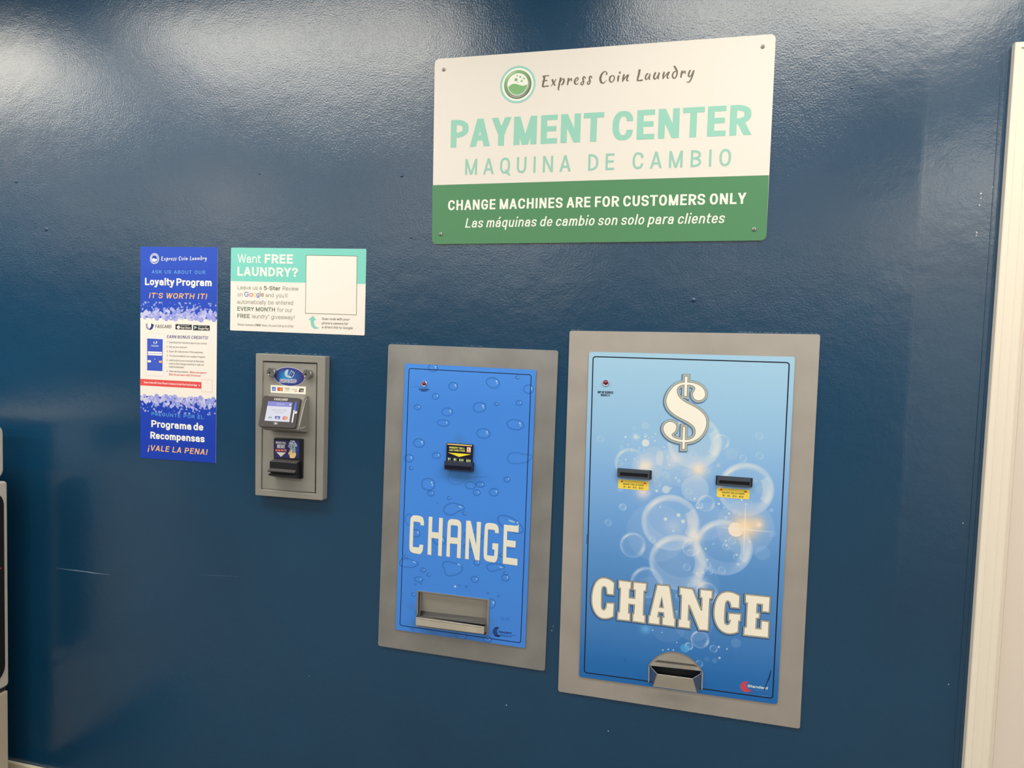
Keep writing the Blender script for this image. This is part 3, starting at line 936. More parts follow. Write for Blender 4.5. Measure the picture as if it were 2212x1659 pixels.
def steel_mat(name, rgb, rough, metal, dirt=.25, streak=None):
    """Brushed stainless sheet with faint smudges."""
    m = mat(name, rgb, rough, metal, .5)
    N, L, b = nodes_of(m)
    tc = N.new('ShaderNodeTexCoord')
    n1 = N.new('ShaderNodeTexNoise'); n1.inputs['Scale'].default_value = 9; n1.inputs['Detail'].default_value = 5
    mp = N.new('ShaderNodeMapping'); mp.inputs['Scale'].default_value = streak or (160, 160, 5)
    n2 = N.new('ShaderNodeTexNoise'); n2.inputs['Scale'].default_value = 3; n2.inputs['Detail'].default_value = 3
    L.new(tc.outputs['Object'], n1.inputs['Vector']); L.new(tc.outputs['Object'], mp.inputs['Vector']); L.new(mp.outputs['Vector'], n2.inputs['Vector'])
    mx = N.new('ShaderNodeMix'); mx.data_type = 'RGBA'; mx.blend_type = 'MULTIPLY'; mx.inputs[0].default_value = 1
    mr = N.new('ShaderNodeMapRange'); mr.inputs[1].default_value = .3; mr.inputs[2].default_value = .7; mr.inputs[3].default_value = 1 - dirt; mr.inputs[4].default_value = 1.05
    ad = N.new('ShaderNodeMath'); ad.operation = 'ADD'
    sc = N.new('ShaderNodeMath'); sc.operation = 'MULTIPLY'; sc.inputs[1].default_value = .14
    L.new(n2.outputs['Fac'], sc.inputs[0]); L.new(n1.outputs['Fac'], ad.inputs[0]); L.new(sc.outputs[0], ad.inputs[1])
    sb = N.new('ShaderNodeMath'); sb.operation = 'SUBTRACT'; sb.inputs[1].default_value = .07
    L.new(ad.outputs[0], sb.inputs[0]); L.new(sb.outputs[0], mr.inputs[0])
    L.new(mr.outputs[0], mx.inputs[7]); mx.inputs[6].default_value = b.inputs['Base Color'].default_value
    L.new(mx.outputs[2], b.inputs['Base Color'])
    r2 = N.new('ShaderNodeMapRange'); r2.inputs[3].default_value = rough - .08; r2.inputs[4].default_value = rough + .1
    L.new(n1.outputs['Fac'], r2.inputs[0]); L.new(r2.outputs[0], b.inputs['Roughness'])
    return m


def arcpts(c, r, a0, a1, n=16, r2=None):
    r2 = r if r2 is None else r2
    return [Vector((c[0] + r * math.cos(math.radians(a0 + (a1 - a0) * k / n)), c[1] + r2 * math.sin(math.radians(a0 + (a1 - a0) * k / n)))) for k in range(n + 1)]


def led(root, pl, c, r, note, note_pos, cap, dark=(16, 22, 40)):
    """Out-of-service lamp: chrome ring with a red lens."""
    ch = mat('lamp_chrome', (205, 196, 200), .25, .8)
    mb = MB(); n = 24
    for (ra, ha), (rb, hb) in zip([(1, .0), (1, .25), (.85, .4), (.68, .3)], [(1, .25), (.85, .4), (.68, .3), (.62, .15)]):
        A_, B_ = circ(c, ra * r, n), circ(c, rb * r, n)
        for i in range(n):
            mb.face([pl.at(A_[i - 1], ha * r), pl.at(A_[i], ha * r), pl.at(B_[i], hb * r), pl.at(B_[i - 1], hb * r)], ch)
    o = mb.build('indicator_lamp', root, smooth=True)
    mb = MB(); rd = mat('lamp_lens', (128, 28, 44), .2, 0, .5)
    for (ra, ha), (rb, hb) in zip([(.66, .15), (.55, .42), (.3, .58)], [(.55, .42), (.3, .58), (.01, .62)]):
        A_, B_ = circ(c, ra * r, n), circ(c, rb * r, n)
        for i in range(n):
            mb.face([pl.at(A_[i - 1], ha * r), pl.at(A_[i], ha * r), pl.at(B_[i], hb * r), pl.at(B_[i - 1], hb * r)], rd)
    le = mb.build('lens', o, smooth=True); le['label'] = 'dark red lens'


def crescent(mb, pl, c, R, cut, rc, m, h, n=40, stripes=0, sm=None):
    """Moon-shaped trade mark: circle with a smaller circle bitten out of its right side."""
    pts = []
    for k in range(n):
        t = 2 * math.pi * k / n
        q = Vector((c[0] + R * math.cos(t), c[1] + R * math.sin(t)))
        if (q - cut).length >= rc:
            pts.append((t, q))
    # start after the gap
    gap = max(range(len(pts)), key=lambda i: (pts[i][0] - pts[i - 1][0]) % (2 * math.pi))
    o_ = [q for _, q in pts[gap:] + pts[:gap]]
    a0 = math.atan2((o_[-1] - cut).y, (o_[-1] - cut).x); a1 = math.atan2((o_[0] - cut).y, (o_[0] - cut).x)
    # inner arc passes through the side nearest the moon's centre
    am = math.atan2((c - cut).y, (c - cut).x)
    f = lambda a, ref: ref + math.atan2(math.sin(a - ref), math.cos(a - ref))
    A0, A1 = f(a0, am), f(a1, am)
    inn = [Vector((cut.x + rc * math.cos(A0 + (A1 - A0) * k / 18), cut.y + rc * math.sin(A0 + (A1 - A0) * k / 18))) for k in range(1, 18)]
    mb.poly(pl, o_ + inn, h, m)
    for k in range(stripes):
        y = c[1] + R * (.55 - k * .27)
        w = math.sqrt(max(0, R * R - (y - c[1]) ** 2))
        stroke(mb, pl, [Vector((c[0] - w, y)), Vector((c[0] + R * .35, y - R * .02))], R * .07, h + 5e-5, sm)


BIG = dict(frame=[(1230.5, 714.4), (1771.9, 722.3), (1727.9, 1574.3), (1205.4, 1493.4)], panel=[(1272.4, 759.8), (1717.4, 770.8), (1679.4, 1521.7), (1250.9, 1461.8)])
SML = dict(frame=[(839, 743.2), (1205.9, 757.2), (1176.9, 1449.6), (816.5, 1394.9)], panel=[(874.7, 785.1), (1158, 799.2), (1134.4, 1399.9), (854.5, 1359.8)])
FD, PD = .004, .007                 # frame plate and decal stand this far off the wall


def hole_in(c, k):
    return [quad_at(c, a, b) for a, b in ((k, k), (1 - k, k), (1 - k, 1 - k), (k, 1 - k))]


def bill_slot(root, pl, base, body, slot, h1, h2):
    """Black bill acceptor mouth: flange, raised body, recessed slot."""
    pla = mat('acceptor_plastic', (40, 48, 58), .42, 0, .5)
    lip = mat('acceptor_lip', (66, 74, 82), .4, 0, .5)
    dk = mat('acceptor_slot', (14, 18, 26), .5)
    mb = MB()
    mb.prism(pl, base, 0, h1, pla)
    mb.ring(pl, body, slot, h1, h2, lip)
    mb.face([pl.at(q, h1 + .0006) for q in slot], pla)
    o = mb.build('bill_acceptor', root, bevel=0)
    m2 = MB()
    s = [quad_at(slot, a, b) for a, b in ((.02, .3), (.98, .3), (.98, .8), (.02, .8))]
    m2.poly(pl, s, h1 + .0009, dk)
    m2.build('bill_slot', o)
    return o


def yellow_sticker(acc, pl, c, tx, l1, l2, tris):
    mb = MB()
    mb.prism(pl, rrect(c, .003, 4), 0, .0003, mat('sticker_yellow', (247, 214, 82), .4))
    k = ink(92, 74, 30)
    text(mb, pl, 'INSERT BILLS HERE', l1[0], l1[1], tx, k, .0004, wt=.19, track=.05, space=.4)
    text(mb, pl, '$1 - $5 - $10 - $20', l2[0], l2[1], tx * .98, k, .0004, wt=.19, track=.05, space=.3)
    for t in tris:
        mb.poly(pl, t, .0004, ink(206, 82, 36))
    o = mb.build('bill_sticker', acc)
    o['label'] = 'yellow insert bills here sticker'


def border(mb, pl, c, r, w, m, h):
    stroke(mb, pl, rrect(c, r, 6), w, h, m, closed=True)


# ------------------------------------------------------------------ large change machine
def make_big():
    plf = wall(FD); pl = wall(PD)
    root = thing('change_machine', 'large stainless framed change machine with a dollar sign on a pale blue soap bubble front', 'change machine', (.02, 0, .66))
    F = [plf.px(*q) for q in BIG['frame']]; Pn = [pl.px(*q) for q in BIG['panel']]
    st = steel_mat('steel_big', (186, 176, 162), .45, .5, .06)
    mb = MB()
    mb.ring(plf, rrect(F, .006, 4), rrect([q for q in [quad_at(F, a, b) for a, b in ((.11, .066), (.89, .066), (.89, .934), (.11, .934))]], .002, 4), -FD + .0004, 0, st)
    mb.build('steel_frame', root)
    # bubble artwork
    A_ = Z(pl, 1280, 920, 9.2167); B_ = Z(pl, 1460, 920, 9.2167); C_ = Z(pl, 1300, 1080, 5.53); D_ = Z(pl, 1190, 1080, 3.2533); E_ = Z(pl, 1210, 700, 3.8138)
    ar = Art(pl, Pn, 470, 800)
    ar.gradient([(0, (166, 204, 228)), (.1, (160, 200, 227)), (.25, (150, 192, 226)), (.38, (130, 176, 220)), (.5, (112, 162, 212)), (.62, (92, 146, 200)), (.75, (80, 135, 190)), (.85, (66, 124, 184)), (.94, (42, 110, 174)), (1, (34, 104, 170))])
    S = lambda z, r: (z(0, 0) - z(r, 0)).length * .98
    cream = (244, 232, 214)
    # soft veil behind the cluster
    for z, x, y, r, a in ((A_, 1300, 800, 900, .25), (B_, 400, 700, 700, .3), (C_, 800, 350, 500, .16), (C_, 1500, 350, 450, .16), (C_, 900, 800, 380, .12)):
        ar.glow(z(x, y), S(z, r), (205, 214, 230), a)
    for z, x, y, r, a in ((A_, 1210, 600, 190, .22), (A_, 1480, 670, 200, .3), (A_, 1740, 900, 300, .14), (A_, 1090, 830, 300, .25), (A_, 2040, 1250, 262, .42), (B_, 1110, 560, 125, .16),
                          (C_, 1710, 330, 325, .17), (C_, 650, 390, 358, .13), (C_, 1250, 260, 222, .14), (C_, 1920, 635, 85, .15), (C_, 2045, 402, 40, .14), (C_, 2025, 123, 22, .4),
                          (B_, 848, 785, 40, .4), (B_, 1680, 1270, 95, .16), (B_, 1570, 1095, 40, .3), (E_, 700, 835, 30, .28), (E_, 607, 860, 14, .25), (A_, 705, 375, 34, .3), (A_, 575, 425, 45, .22),
                          (D_, 1300, 1005, 33, .16), (D_, 820, 880, 120, .09), (D_, 1000, 860, 130, .12), (D_, 700, 640, 100, .1), (D_, 1150, 1130, 18, .15), (D_, 1095, 1120, 18, .1), (A_, 1330, 1100, 240, .12), (A_, 555, 1260, 62, .25), (C_, 970, 990, 420, .08)):
        ar.disc(z(x, y), S(z, r), (206, 216, 234), a)
    # vertical pale ellipse
    q = A_(1335, 640)
    ex_ = np.hypot((ar.X - q[0]) / S(A_, 78), (ar.Y - q[1]) / S(A_, 160))
    ar.over(.5 * np.clip((1 - ex_) * 14, 0, 1), (216, 218, 230))
    for z, x, y, r, k, fl in ((A_, 740, 738, 306, .85, .1), (B_, 370, 330, 555, 1.0, .16), (B_, 1390, 1262, 560, 1.0, .13), (C_, 817, 270, 343, 1.0, .13), (C_, 905, 745, 340, 1.0, .1), (C_, 1448, 566, 336, 1.0, .1),
                              (C_, 370, 540, 156, 1.0, .1), (B_, 900, 325, 168, .9, .1), (B_, 605, 1540, 176, .9, .12), (C_, 1070, 570, 108, .9, .1), (C_, 535, 985, 193, .9, .1), (D_, 1048, 980, 62, 1.0, .12), (C_, 1250, 1110, 130, .8, .1)):
        ar.bubble(z(x, y), S(z, r), k, fl)
    for z, x, y, r in ((A_, 162, 262, 71), (A_, 978, 468, 68), (A_, 535, 738, 70), (A_, 1455, 975, 72), (A_, 1285, 1150, 72), (A_, 1995, 588, 75), (A_, 610, 1615, 72), (A_, 1865, 935, 70), (A_, 1915, 1305, 70), (A_, 1085, 1325, 62),
                       (B_, 1660, 205, 79), (B_, 1665, 593, 79), (B_, 1340, 645, 76), (B_, 625, 885, 60), (B_, 470, 1580, 75), (C_, 245, 85, 43), (C_, 75, 272, 42), (C_, 605, 472, 43), (C_, 1015, 805, 45), (C_, 1435, 838, 45),
                       (C_, 1290, 850, 42), (C_, 1260, 775, 45), (C_, 1615, 682, 45), (C_, 1482, 558, 46), (C_, 1555, 490, 45), (C_, 1610, 160, 45), (C_, 1165, 65, 45), (C_, 1065, 630, 45), (D_, 970, 1027, 27), (D_, 1143, 1046, 27), (D_, 1043, 1150, 25), (D_, 985, 610, 26), (D_, 905, 680, 28)):
        ar.ring(z(x, y), S(z, r))
    ar.disc(D_(943, 1041), S(D_, 30), (84, 168, 220), .75); ar.ring(D_(970, 1027), S(D_, 27))
    ar.glow(D_(665, 905), S(D_, 55), (110, 180, 226), .8)
    # light spots
    for z, x, y, r, a, col in ((A_, 1055, 800, 230, .95, (248, 230, 202)), (A_, 1000, 1320, 210, .9, (236, 218, 216)), (A_, 2110, 870, 260, .9, (248, 226, 196)), (A_, 860, 215, 85, .85, (222, 232, 214)), (A_, 1640, 650, 230, .6, (232, 224, 222)),
                               (C_, 1115, 440, 130, .85, cream), (C_, 1060, 250, 120, .45, (226, 222, 226)), (C_, 860, 320, 160, .4, (216, 220, 232)), (C_, 1180, 1000, 120, .85, (232, 226, 226)), (C_, 1120, 590, 110, .5, cream), (D_, 1020, 590, 60, .5, (220, 224, 234))):
        ar.glow(z(x, y), S(z, r), col, a)
    ar.disc(A_(1055, 338), S(A_, 73), (222, 226, 230), .97)
    ar.disc(A_(1462, 1268), S(A_, 76), (208, 222, 218), .75); ar.disc(A_(1550, 1240), S(A_, 30), (190, 216, 230), .6)
    ar.glow(C_(1705, 320), S(C_, 260), (250, 214, 170), .95); ar.glow(C_(1860, 290), S(C_, 130), (246, 214, 178), .8)
    ar.disc(C_(1600, 355), S(C_, 83), (250, 232, 206), 1.0); ar.glow(C_(1700, 330), S(C_, 130), (252, 222, 180), .95)
    ar.glow(C_(1880, 295), S(C_, 40), (252, 232, 206), .8)
    w = S(C_, 5)
    ar.line(C_(1718, 35), C_(1694, 660), w, (252, 238, 222), .95); ar.line(C_(1390, 325), C_(2040, 382), w, (250, 240, 230), .95)
    dots = [(C_, x, y, r) for x, y, r in ((853, 370, 11), (1240, 583, 12), (1260, 713, 12), (1210, 866, 12), (1137, 873, 12), (1480, 486, 12), (1490, 541, 12), (1613, 657, 12), (1628, 768, 14), (1767, 500, 12), (1520, 162, 12), (1398, 47, 13), (1720, 47, 9), (1143, 93, 12), (760, 228, 20), (917, 180, 22), (970, 255, 22))]
    dots += [(A_, x, y, r) for x, y, r in ((655, 222, 20), (930, 222, 12), (1048, 158, 12), (1247, 158, 14), (1243, 297, 14), (1428, 425, 14), (783, 492, 14), (830, 652, 12), (660, 672, 15), (1495, 625, 13), (1530, 780, 13), (1658, 1037, 18), (1278, 1293, 26), (2090, 1630, 18), (2035, 1450, 18), (1350, 1612, 15), (1040, 215, 18), (1075, 195, 15), (1118, 243, 10))]
    dots += [(B_, x, y, r) for x, y, r in ((375, 1450, 18), (855, 1553, 20), (1310, 1475, 20))] + [(D_, x, y, r) for x, y, r in ((717, 915, 4), (780, 930, 4), (885, 1002, 4), (787, 1055, 5), (825, 1050, 5), (860, 1055, 5), (1185, 1110, 7), (1237, 1047, 5), (1180, 1033, 7), (882, 785, 5))]
    for z, x, y, r in dots:
        ar.disc(z(x, y), S(z, r), (214, 232, 246), .85)
    for z, x, y, r in ((C_, 1455, 90, 9), (C_, 1333, 525, 12), (C_, 1485, 370, 10), (C_, 1485, 210, 22), (C_, 700, 85, 10), (B_, 950, 1625, 18), (A_, 1720, 1097, 36), (A_, 600, 305, 14), (A_, 790, 305, 10), (A_, 1190, 218, 20), (C_, 1195, 655, 12)):
        ar.disc(z(x, y), S(z, r), (196, 216, 238), .5)
    zc = Z(pl, 1380, 1390, 12.289)
    arch = [zc(245, 1010), zc(250, 620), zc(290, 530), zc(400, 410), zc(520, 318), zc(650, 255), zc(800, 222), zc(930, 222), zc(1080, 245), zc(1250, 312), zc(1400, 412), zc(1550, 552), zc(1660, 690), zc(1705, 780), zc(1690, 1215)]
    cav = [zc(330, 590), zc(1640, 740), zc(1560, 1100), zc(400, 960)]
    rr_ = rrect(Pn, .006, 5)
    keep = (~ar.inside(cav)) & ar.inside(offset(rr_, .0004))
    art = ar.mesh('front_panel', root, art_mat('bubble_print', .38), keep)
    # printed border, dollar sign, lettering and maker's mark lie on the panel
    mb = MB()
    h = .0001
    dk = ink(26, 34, 52)
    bc = [pl.px(1281.3, 770.3), pl.px(1705, 783.4), pl.px(1668.9, 1508.8), pl.px(1262.2, 1452.5)]
    border(mb, pl, bc, .007, .0031, dk, h)
    zd = Z(pl, 1410, 795, 8.7286)
    Sx = [(600, 270), (500, 290), (420, 332), (350, 398), (295, 480), (265, 560), (255, 630), (268, 700), (300, 765), (360, 832), (440, 892), (540, 948), (640, 1000), (710, 1045), (770, 1095), (800, 1150), (808, 1205), (798, 1258), (768, 1305), (720, 1335), (660, 1352), (560, 1352), (450, 1330), (388, 1300), (358, 1262), (372, 1235), (418, 1197), (440, 1150), (442, 1090), (412, 1040), (350, 1015), (290, 1020), (235, 1055), (205, 1110), (203, 1170), (230, 1232), (280, 1290), (350, 1340), (450, 1376), (560, 1396), (660, 1396), (760, 1376), (850, 1330), (920, 1265), (970, 1190), (1000, 1110), (1012, 1030), (1000, 950), (965, 880), (910, 820), (840, 765), (760, 718), (660, 670), (580, 622), (520, 570), (480, 520), (458, 465), (455, 410), (475, 365), (520, 332), (580, 314), (700, 318), (760, 335), (795, 362), (800, 395), (782, 435), (758, 480), (762, 530), (787, 580), (840, 608), (900, 605), (950, 580), (982, 535), (988, 480), (970, 415), (920, 355), (850, 312), (760, 282), (680, 272)]
    Sp = [Vector(q) for q in crom([zd(*q) for q in Sx], 3, closed=True)]
    bars = [[zd(608, 160), zd(657, 160), zd(640, 538), zd(590, 520)], [zd(570, 1103), zd(612, 1112), zd(605, 1525), zd(555, 1525)]]
    u = S(zd, 1)
    sh = Vector((-.0016, -.0022))
    for off, col, hh, shift in ((56, (92, 128, 164), .0002, True), (49, (72, 90, 104), .0004, False), (43, (176, 182, 172), .0006, False), (8, (92, 90, 78), .0008, False), (0, (250, 240, 218), .001, False)):
        for k, pg in enumerate([Sp] + bars):
            if shift: pg = [q + sh for q in pg]
            fat(mb, pl, pg, off * u, hh, ink(*col))
    z1 = Z(pl, 1265, 1230, 10.5333); z2 = Z(pl, 1460, 1250, 10.0545)
    LET = [(z1, [(645, 310), (630, 570), (495, 552), (490, 470), (475, 405), (430, 374), (385, 388), (362, 428), (355, 520), (350, 830), (358, 890), (385, 922), (425, 930), (458, 905), (478, 850), (488, 770), (640, 778), (625, 1060), (560, 1095), (470, 1112), (370, 1105), (290, 1060), (225, 985), (175, 880), (150, 760), (148, 640), (165, 500), (195, 390), (240, 290), (310, 222), (400, 195), (500, 213), (580, 255)]),
           (z1, [(765, 255), (1030, 290), (1022, 440), (992, 437), (982, 650), (1128, 668), (1136, 458), (1090, 450), (1100, 297), (1378, 322), (1365, 480), (1322, 478), (1300, 1040), (1345, 1055), (1340, 1208), (1078, 1170), (1084, 1010), (1108, 1013), (1122, 795), (975, 775), (967, 995), (1005, 1005), (1000, 1160), (735, 1130), (742, 980), (780, 970), (805, 418), (765, 410)]),
           (z1, [(1635, 358), (1890, 380), (1910, 420), (2005, 1115), (2030, 1125), (2020, 1290), (1750, 1250), (1755, 1090), (1795, 1095), (1780, 975), (1655, 960), (1630, 1080), (1680, 1090), (1675, 1245), (1440, 1215), (1445, 1060), (1470, 1055)]),
           (z2, [(95, 195), (358, 232), (540, 690), (568, 690), (578, 405), (535, 398), (540, 240), (783, 268), (775, 418), (725, 425), (692, 1115), (512, 1098), (300, 572), (270, 572), (258, 905), (305, 915), (298, 1068), (62, 1040), (68, 895), (112, 885), (132, 350), (90, 340)]),
           (z2, [(1378, 380), (1368, 630), (1205, 615), (1195, 540), (1165, 487), (1120, 467), (1082, 492), (1062, 560), (1042, 900), (1055, 970), (1100, 1008), (1140, 1003), (1175, 970), (1190, 895), (1150, 893), (1155, 755), (1402, 775), (1392, 908), (1355, 912), (1340, 1150), (1260, 1180), (1160, 1190), (1050, 1165), (950, 1090), (880, 980), (840, 850), (832, 720), (850, 570), (890, 440), (960, 342), (1060, 295), (1170, 290), (1290, 327)]),
           (z2, [(1520, 350), (2035, 405), (2018, 718), (1882, 705), (1888, 548), (1755, 535), (1742, 745), (1808, 755), (1800, 848), (1738, 850), (1725, 1085), (1852, 1100), (1865, 920), (2010, 940), (1995, 1270), (1480, 1215), (1490, 1065), (1535, 1055), (1560, 518), (1518, 510)])]
    hole = [z1(1735, 605), z1(1780, 880), z1(1670, 865)]
    u = S(z1, 1)
    for off, col, hh, shift in ((40, (58, 96, 140), .0002, True), (34, (62, 74, 84), .0004, False), (26, (188, 184, 168), .0006, False), (9, (74, 74, 70), .0008, False), (0, (250, 238, 212), .001, False)):
        for z, pg in LET:
            pg = soften([z(*q) for q in pg])
            if shift: pg = [q + sh for q in pg]
            fat(mb, pl, pg, off * u, hh, ink(*col))
    for off, col, hh in ((0, (74, 74, 70), .0011), (-9, (188, 184, 168), .0012), (-26, (62, 74, 84), .0013), (-33, (72, 96, 120), .0014)):
        mb.poly(pl, offset(hole, off * u), hh, ink(*col))
    H = lambda z, x0, y0, y1: caph(z, x0, y0, x0, y1)
    text(mb, pl, 'OUT OF SERVICE', E_(309, 571), E_(438, 575), H(E_, 309, 551, 571), dk, h, wt=.22, track=.02, space=.3)
    text(mb, pl, 'WHEN LIT', E_(335, 594), E_(410, 597), H(E_, 335, 576, 594), dk, h, wt=.22, track=.02, space=.3)
    zm = Z(pl, 1590, 1440, 18.436)
    crescent(mb, pl, zm(400, 800), S(zm, 232), zm(575, 765), S(zm, 172), ink(206, 70, 84), h)
    text(mb, pl, 'Standard', zm(448, 812), zm(1250, 910), H(zm, 455, 708, 812), ink(236, 240, 246), .0002, wt=.22, slant=.18, track=.02)
    text(mb, pl, 'CHANGE-MAKERS, INC.', zm(760, 935), zm(1245, 985), H(zm, 760, 905, 945), ink(96, 146, 196), .0002, wt=.16, slant=.15, track=.04, flat=4)
    text(mb, pl, 'Since', zm(525, 1005), zm(740, 1022), H(zm, 525, 962, 1005), ink(168, 60, 96), .0002, wt=.2, slant=.18)
    text(mb, pl, 'scm inc', zm(1030, 1165), zm(1245, 1192), H(zm, 1030, 1138, 1165), ink(140, 180, 214), .0002, wt=.2)
    scr = ink(24, 52, 96)
    stroke(mb, pl, [zm(1390, 140), zm(1345, 330), zm(1300, 490), zm(1215, 660), zm(1150, 830), zm(1125, 945)], [S(zm, k) for k in (20, 55, 60, 26, 34, 48)], .0003, scr)
    stroke(mb, pl, [D_(522, 1117), D_(523, 1137)], S(D_, 3), h, ink(24, 50, 100))
    stroke(mb, pl, [D_(254, 240), D_(251, 310)], S(D_, 3.4), h, ink(40, 60, 90))
    merge(art, mb)
    art['label'] = 'blue soap bubble print with a dollar sign and CHANGE lettering'
    led(root, pl, E_(376, 484), S(E_, 27), '', None, 0)
    # two bill acceptors with their stickers
    z = Z(pl, 1320, 1000, 22.12)
    ba = bill_slot(root, pl, [z(318, 240), z(1948, 358), z(1938, 775), z(300, 640)], [z(340, 262), z(1850, 372), z(1830, 770), z(330, 645)], [z(440, 410), z(1770, 500), z(1755, 690), z(430, 600)], .003, .009)
    yellow_sticker(ba, pl, [z(350, 775), z(1800, 890), z(1785, 1325), z(330, 1215)], H(z, 580, 965, 1040), (z(575, 1040), z(1555, 1115)), (z(595, 1170), z(1525, 1248)),
                   [[z(435, 905), z(520, 825), z(598, 915)], [z(1530, 1000), z(1620, 915), z(1700, 1012)]])
    z = B_
    ba = bill_slot(root, pl, [z(800, 985), z(1528, 1038), z(1520, 1215), z(790, 1162)], [z(825, 1000), z(1480, 1046), z(1470, 1215), z(815, 1165)], [z(860, 1065), z(1462, 1105), z(1456, 1185), z(855, 1140)], .003, .009)
    yellow_sticker(ba, pl, [z(820, 1225), z(1468, 1275), z(1460, 1465), z(812, 1412)], H(z, 920, 1306, 1340), (z(920, 1340), z(1362, 1372)), (z(930, 1398), z(1345, 1430)),
                   [[z(858, 1283), z(900, 1243), z(937, 1288)], [z(1345, 1323), z(1388, 1283), z(1426, 1327)]])
    # coin cup
    hc = .0025
    cs = steel_mat('steel_cup', (190, 180, 164), .4, .35, .15)
    cd = mat('cup_shadow', (40, 40, 42), .4, .6)
    cup = thing_part('coin_cup', root)
    mb = MB()
    archp = [Vector(q) for q in arch]
    top = arcs = [Vector(q) for q in crom(archp[1:-1], 4)]
    inner = offset([archp[0]] + top + [archp[-1]], -S(zc, 34))
    # hood: raised plate closing the upper half of the arch
    hood = [q for q in top]
    lowL, lowR = zc(305, 575), zc(1625, 715)
    hd = [q for q in top if (q - lowL).dot(Vector((-(lowR - lowL).y, (lowR - lowL).x))) > 0]
    mb.prism(pl, [lowL] + hd + [lowR] if hd[0].x < hd[-1].x else [lowR] + hd + [lowL], 0, hc, cs)
    for a, b, w in ((arch[0], arch[1], 34), (arch[-1], arch[-2], 34)):
        dx = Vector((S(zc, w), 0)) * (1 if a[0] < 0.1 and a is arch[0] else -1)
        mb.prism(pl, [a, b, b + dx, a + dx], 0, hc, cs)
    stroke(mb, pl, [Vector(q) for q in top], S(zc, 30), hc + .0008, mat('steel_rim', (168, 160, 148), .35, .6))
    # shade of the hood's fold, laid on as a flat dark strip
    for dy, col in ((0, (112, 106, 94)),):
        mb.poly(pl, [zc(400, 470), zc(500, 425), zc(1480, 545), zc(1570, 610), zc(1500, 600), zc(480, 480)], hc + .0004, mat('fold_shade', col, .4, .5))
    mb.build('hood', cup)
    # scoop standing proud of the panel
    plo = wall(PD + .038)
    zo = Z(plo, 1380, 1390, 12.289)
    W3 = lambda q, hh: pl.at(q, hh)
    PL_, PR_ = zc(305, 615), zc(1660, 795); BL_, BR_ = zc(345, 1090), zc(1610, 1240)
    fbl, fbr = zc(385, 1105), zc(1530, 1265)
    FL_, FR_ = plo.at(zo(490, 818)), plo.at(zo(1425, 940))
    mb = MB()
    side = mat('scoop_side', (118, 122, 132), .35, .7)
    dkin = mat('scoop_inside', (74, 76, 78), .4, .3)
    front = steel_mat('scoop_front', (226, 214, 190), .4, .2, .12)  # one steel: front brightened in colour as if lit, inside darkened as shade
    T_ = .0012
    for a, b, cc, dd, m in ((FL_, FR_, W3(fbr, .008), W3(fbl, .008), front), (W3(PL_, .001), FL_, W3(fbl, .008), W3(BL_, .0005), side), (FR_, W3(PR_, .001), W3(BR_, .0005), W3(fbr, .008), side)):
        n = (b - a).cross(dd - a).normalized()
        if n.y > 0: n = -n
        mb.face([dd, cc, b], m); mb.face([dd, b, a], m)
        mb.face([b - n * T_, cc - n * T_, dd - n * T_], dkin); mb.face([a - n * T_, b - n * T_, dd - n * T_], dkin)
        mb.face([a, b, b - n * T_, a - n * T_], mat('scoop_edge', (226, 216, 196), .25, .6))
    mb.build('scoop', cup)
    mb = MB()
    # bright rolled edges of the scoop
    em = mat('scoop_edge', (226, 216, 196), .25, .6)
    for a, b in ((FL_, W3(fbl, .008)), (FR_, W3(fbr, .008)), (FL_, FR_)):
        tube(mb, a, b, .0011, em)
    mb.build('rolled_edge', cup)
    mb = MB()
    back = wall(-.05)
    cv = [Vector((q[0], q[1])) for q in cav]
    b2 = [Vector((q[0], q[1] - .005)) for q in cv]
    for i in range(4):
        mb.face([pl.at(cv[i - 1], -.0005), pl.at(cv[i], -.0005), back.at(b2[i]), back.at(b2[i - 1])], dkin)
    mb.face([back.at(q) for q in b2], dkin)
    mb.build('cup_pocket', cup)


def thing_part(name, root):
    o = bpy.data.objects.new(name, None); COL.objects.link(o); o.empty_display_size = .02
    o.parent = root; o.matrix_parent_inverse = root.matrix_world.inverted()
    return o


def tube(mb, a, b, r, m, n=8):
    d_ = (b - a).normalized(); u = d_.cross(Vector((.3, .2, .9))).normalized(); v = d_.cross(u)
    R = lambda c: [c + u * (r * math.cos(2 * math.pi * k / n)) + v * (r * math.sin(2 * math.pi * k / n)) for k in range(n)]
    A_, B_ = R(a), R(b)
    for i in range(n):
        mb.face([A_[i - 1], A_[i], B_[i], B_[i - 1]], m)
    mb.face(A_[::-1], m); mb.face(B_, m)


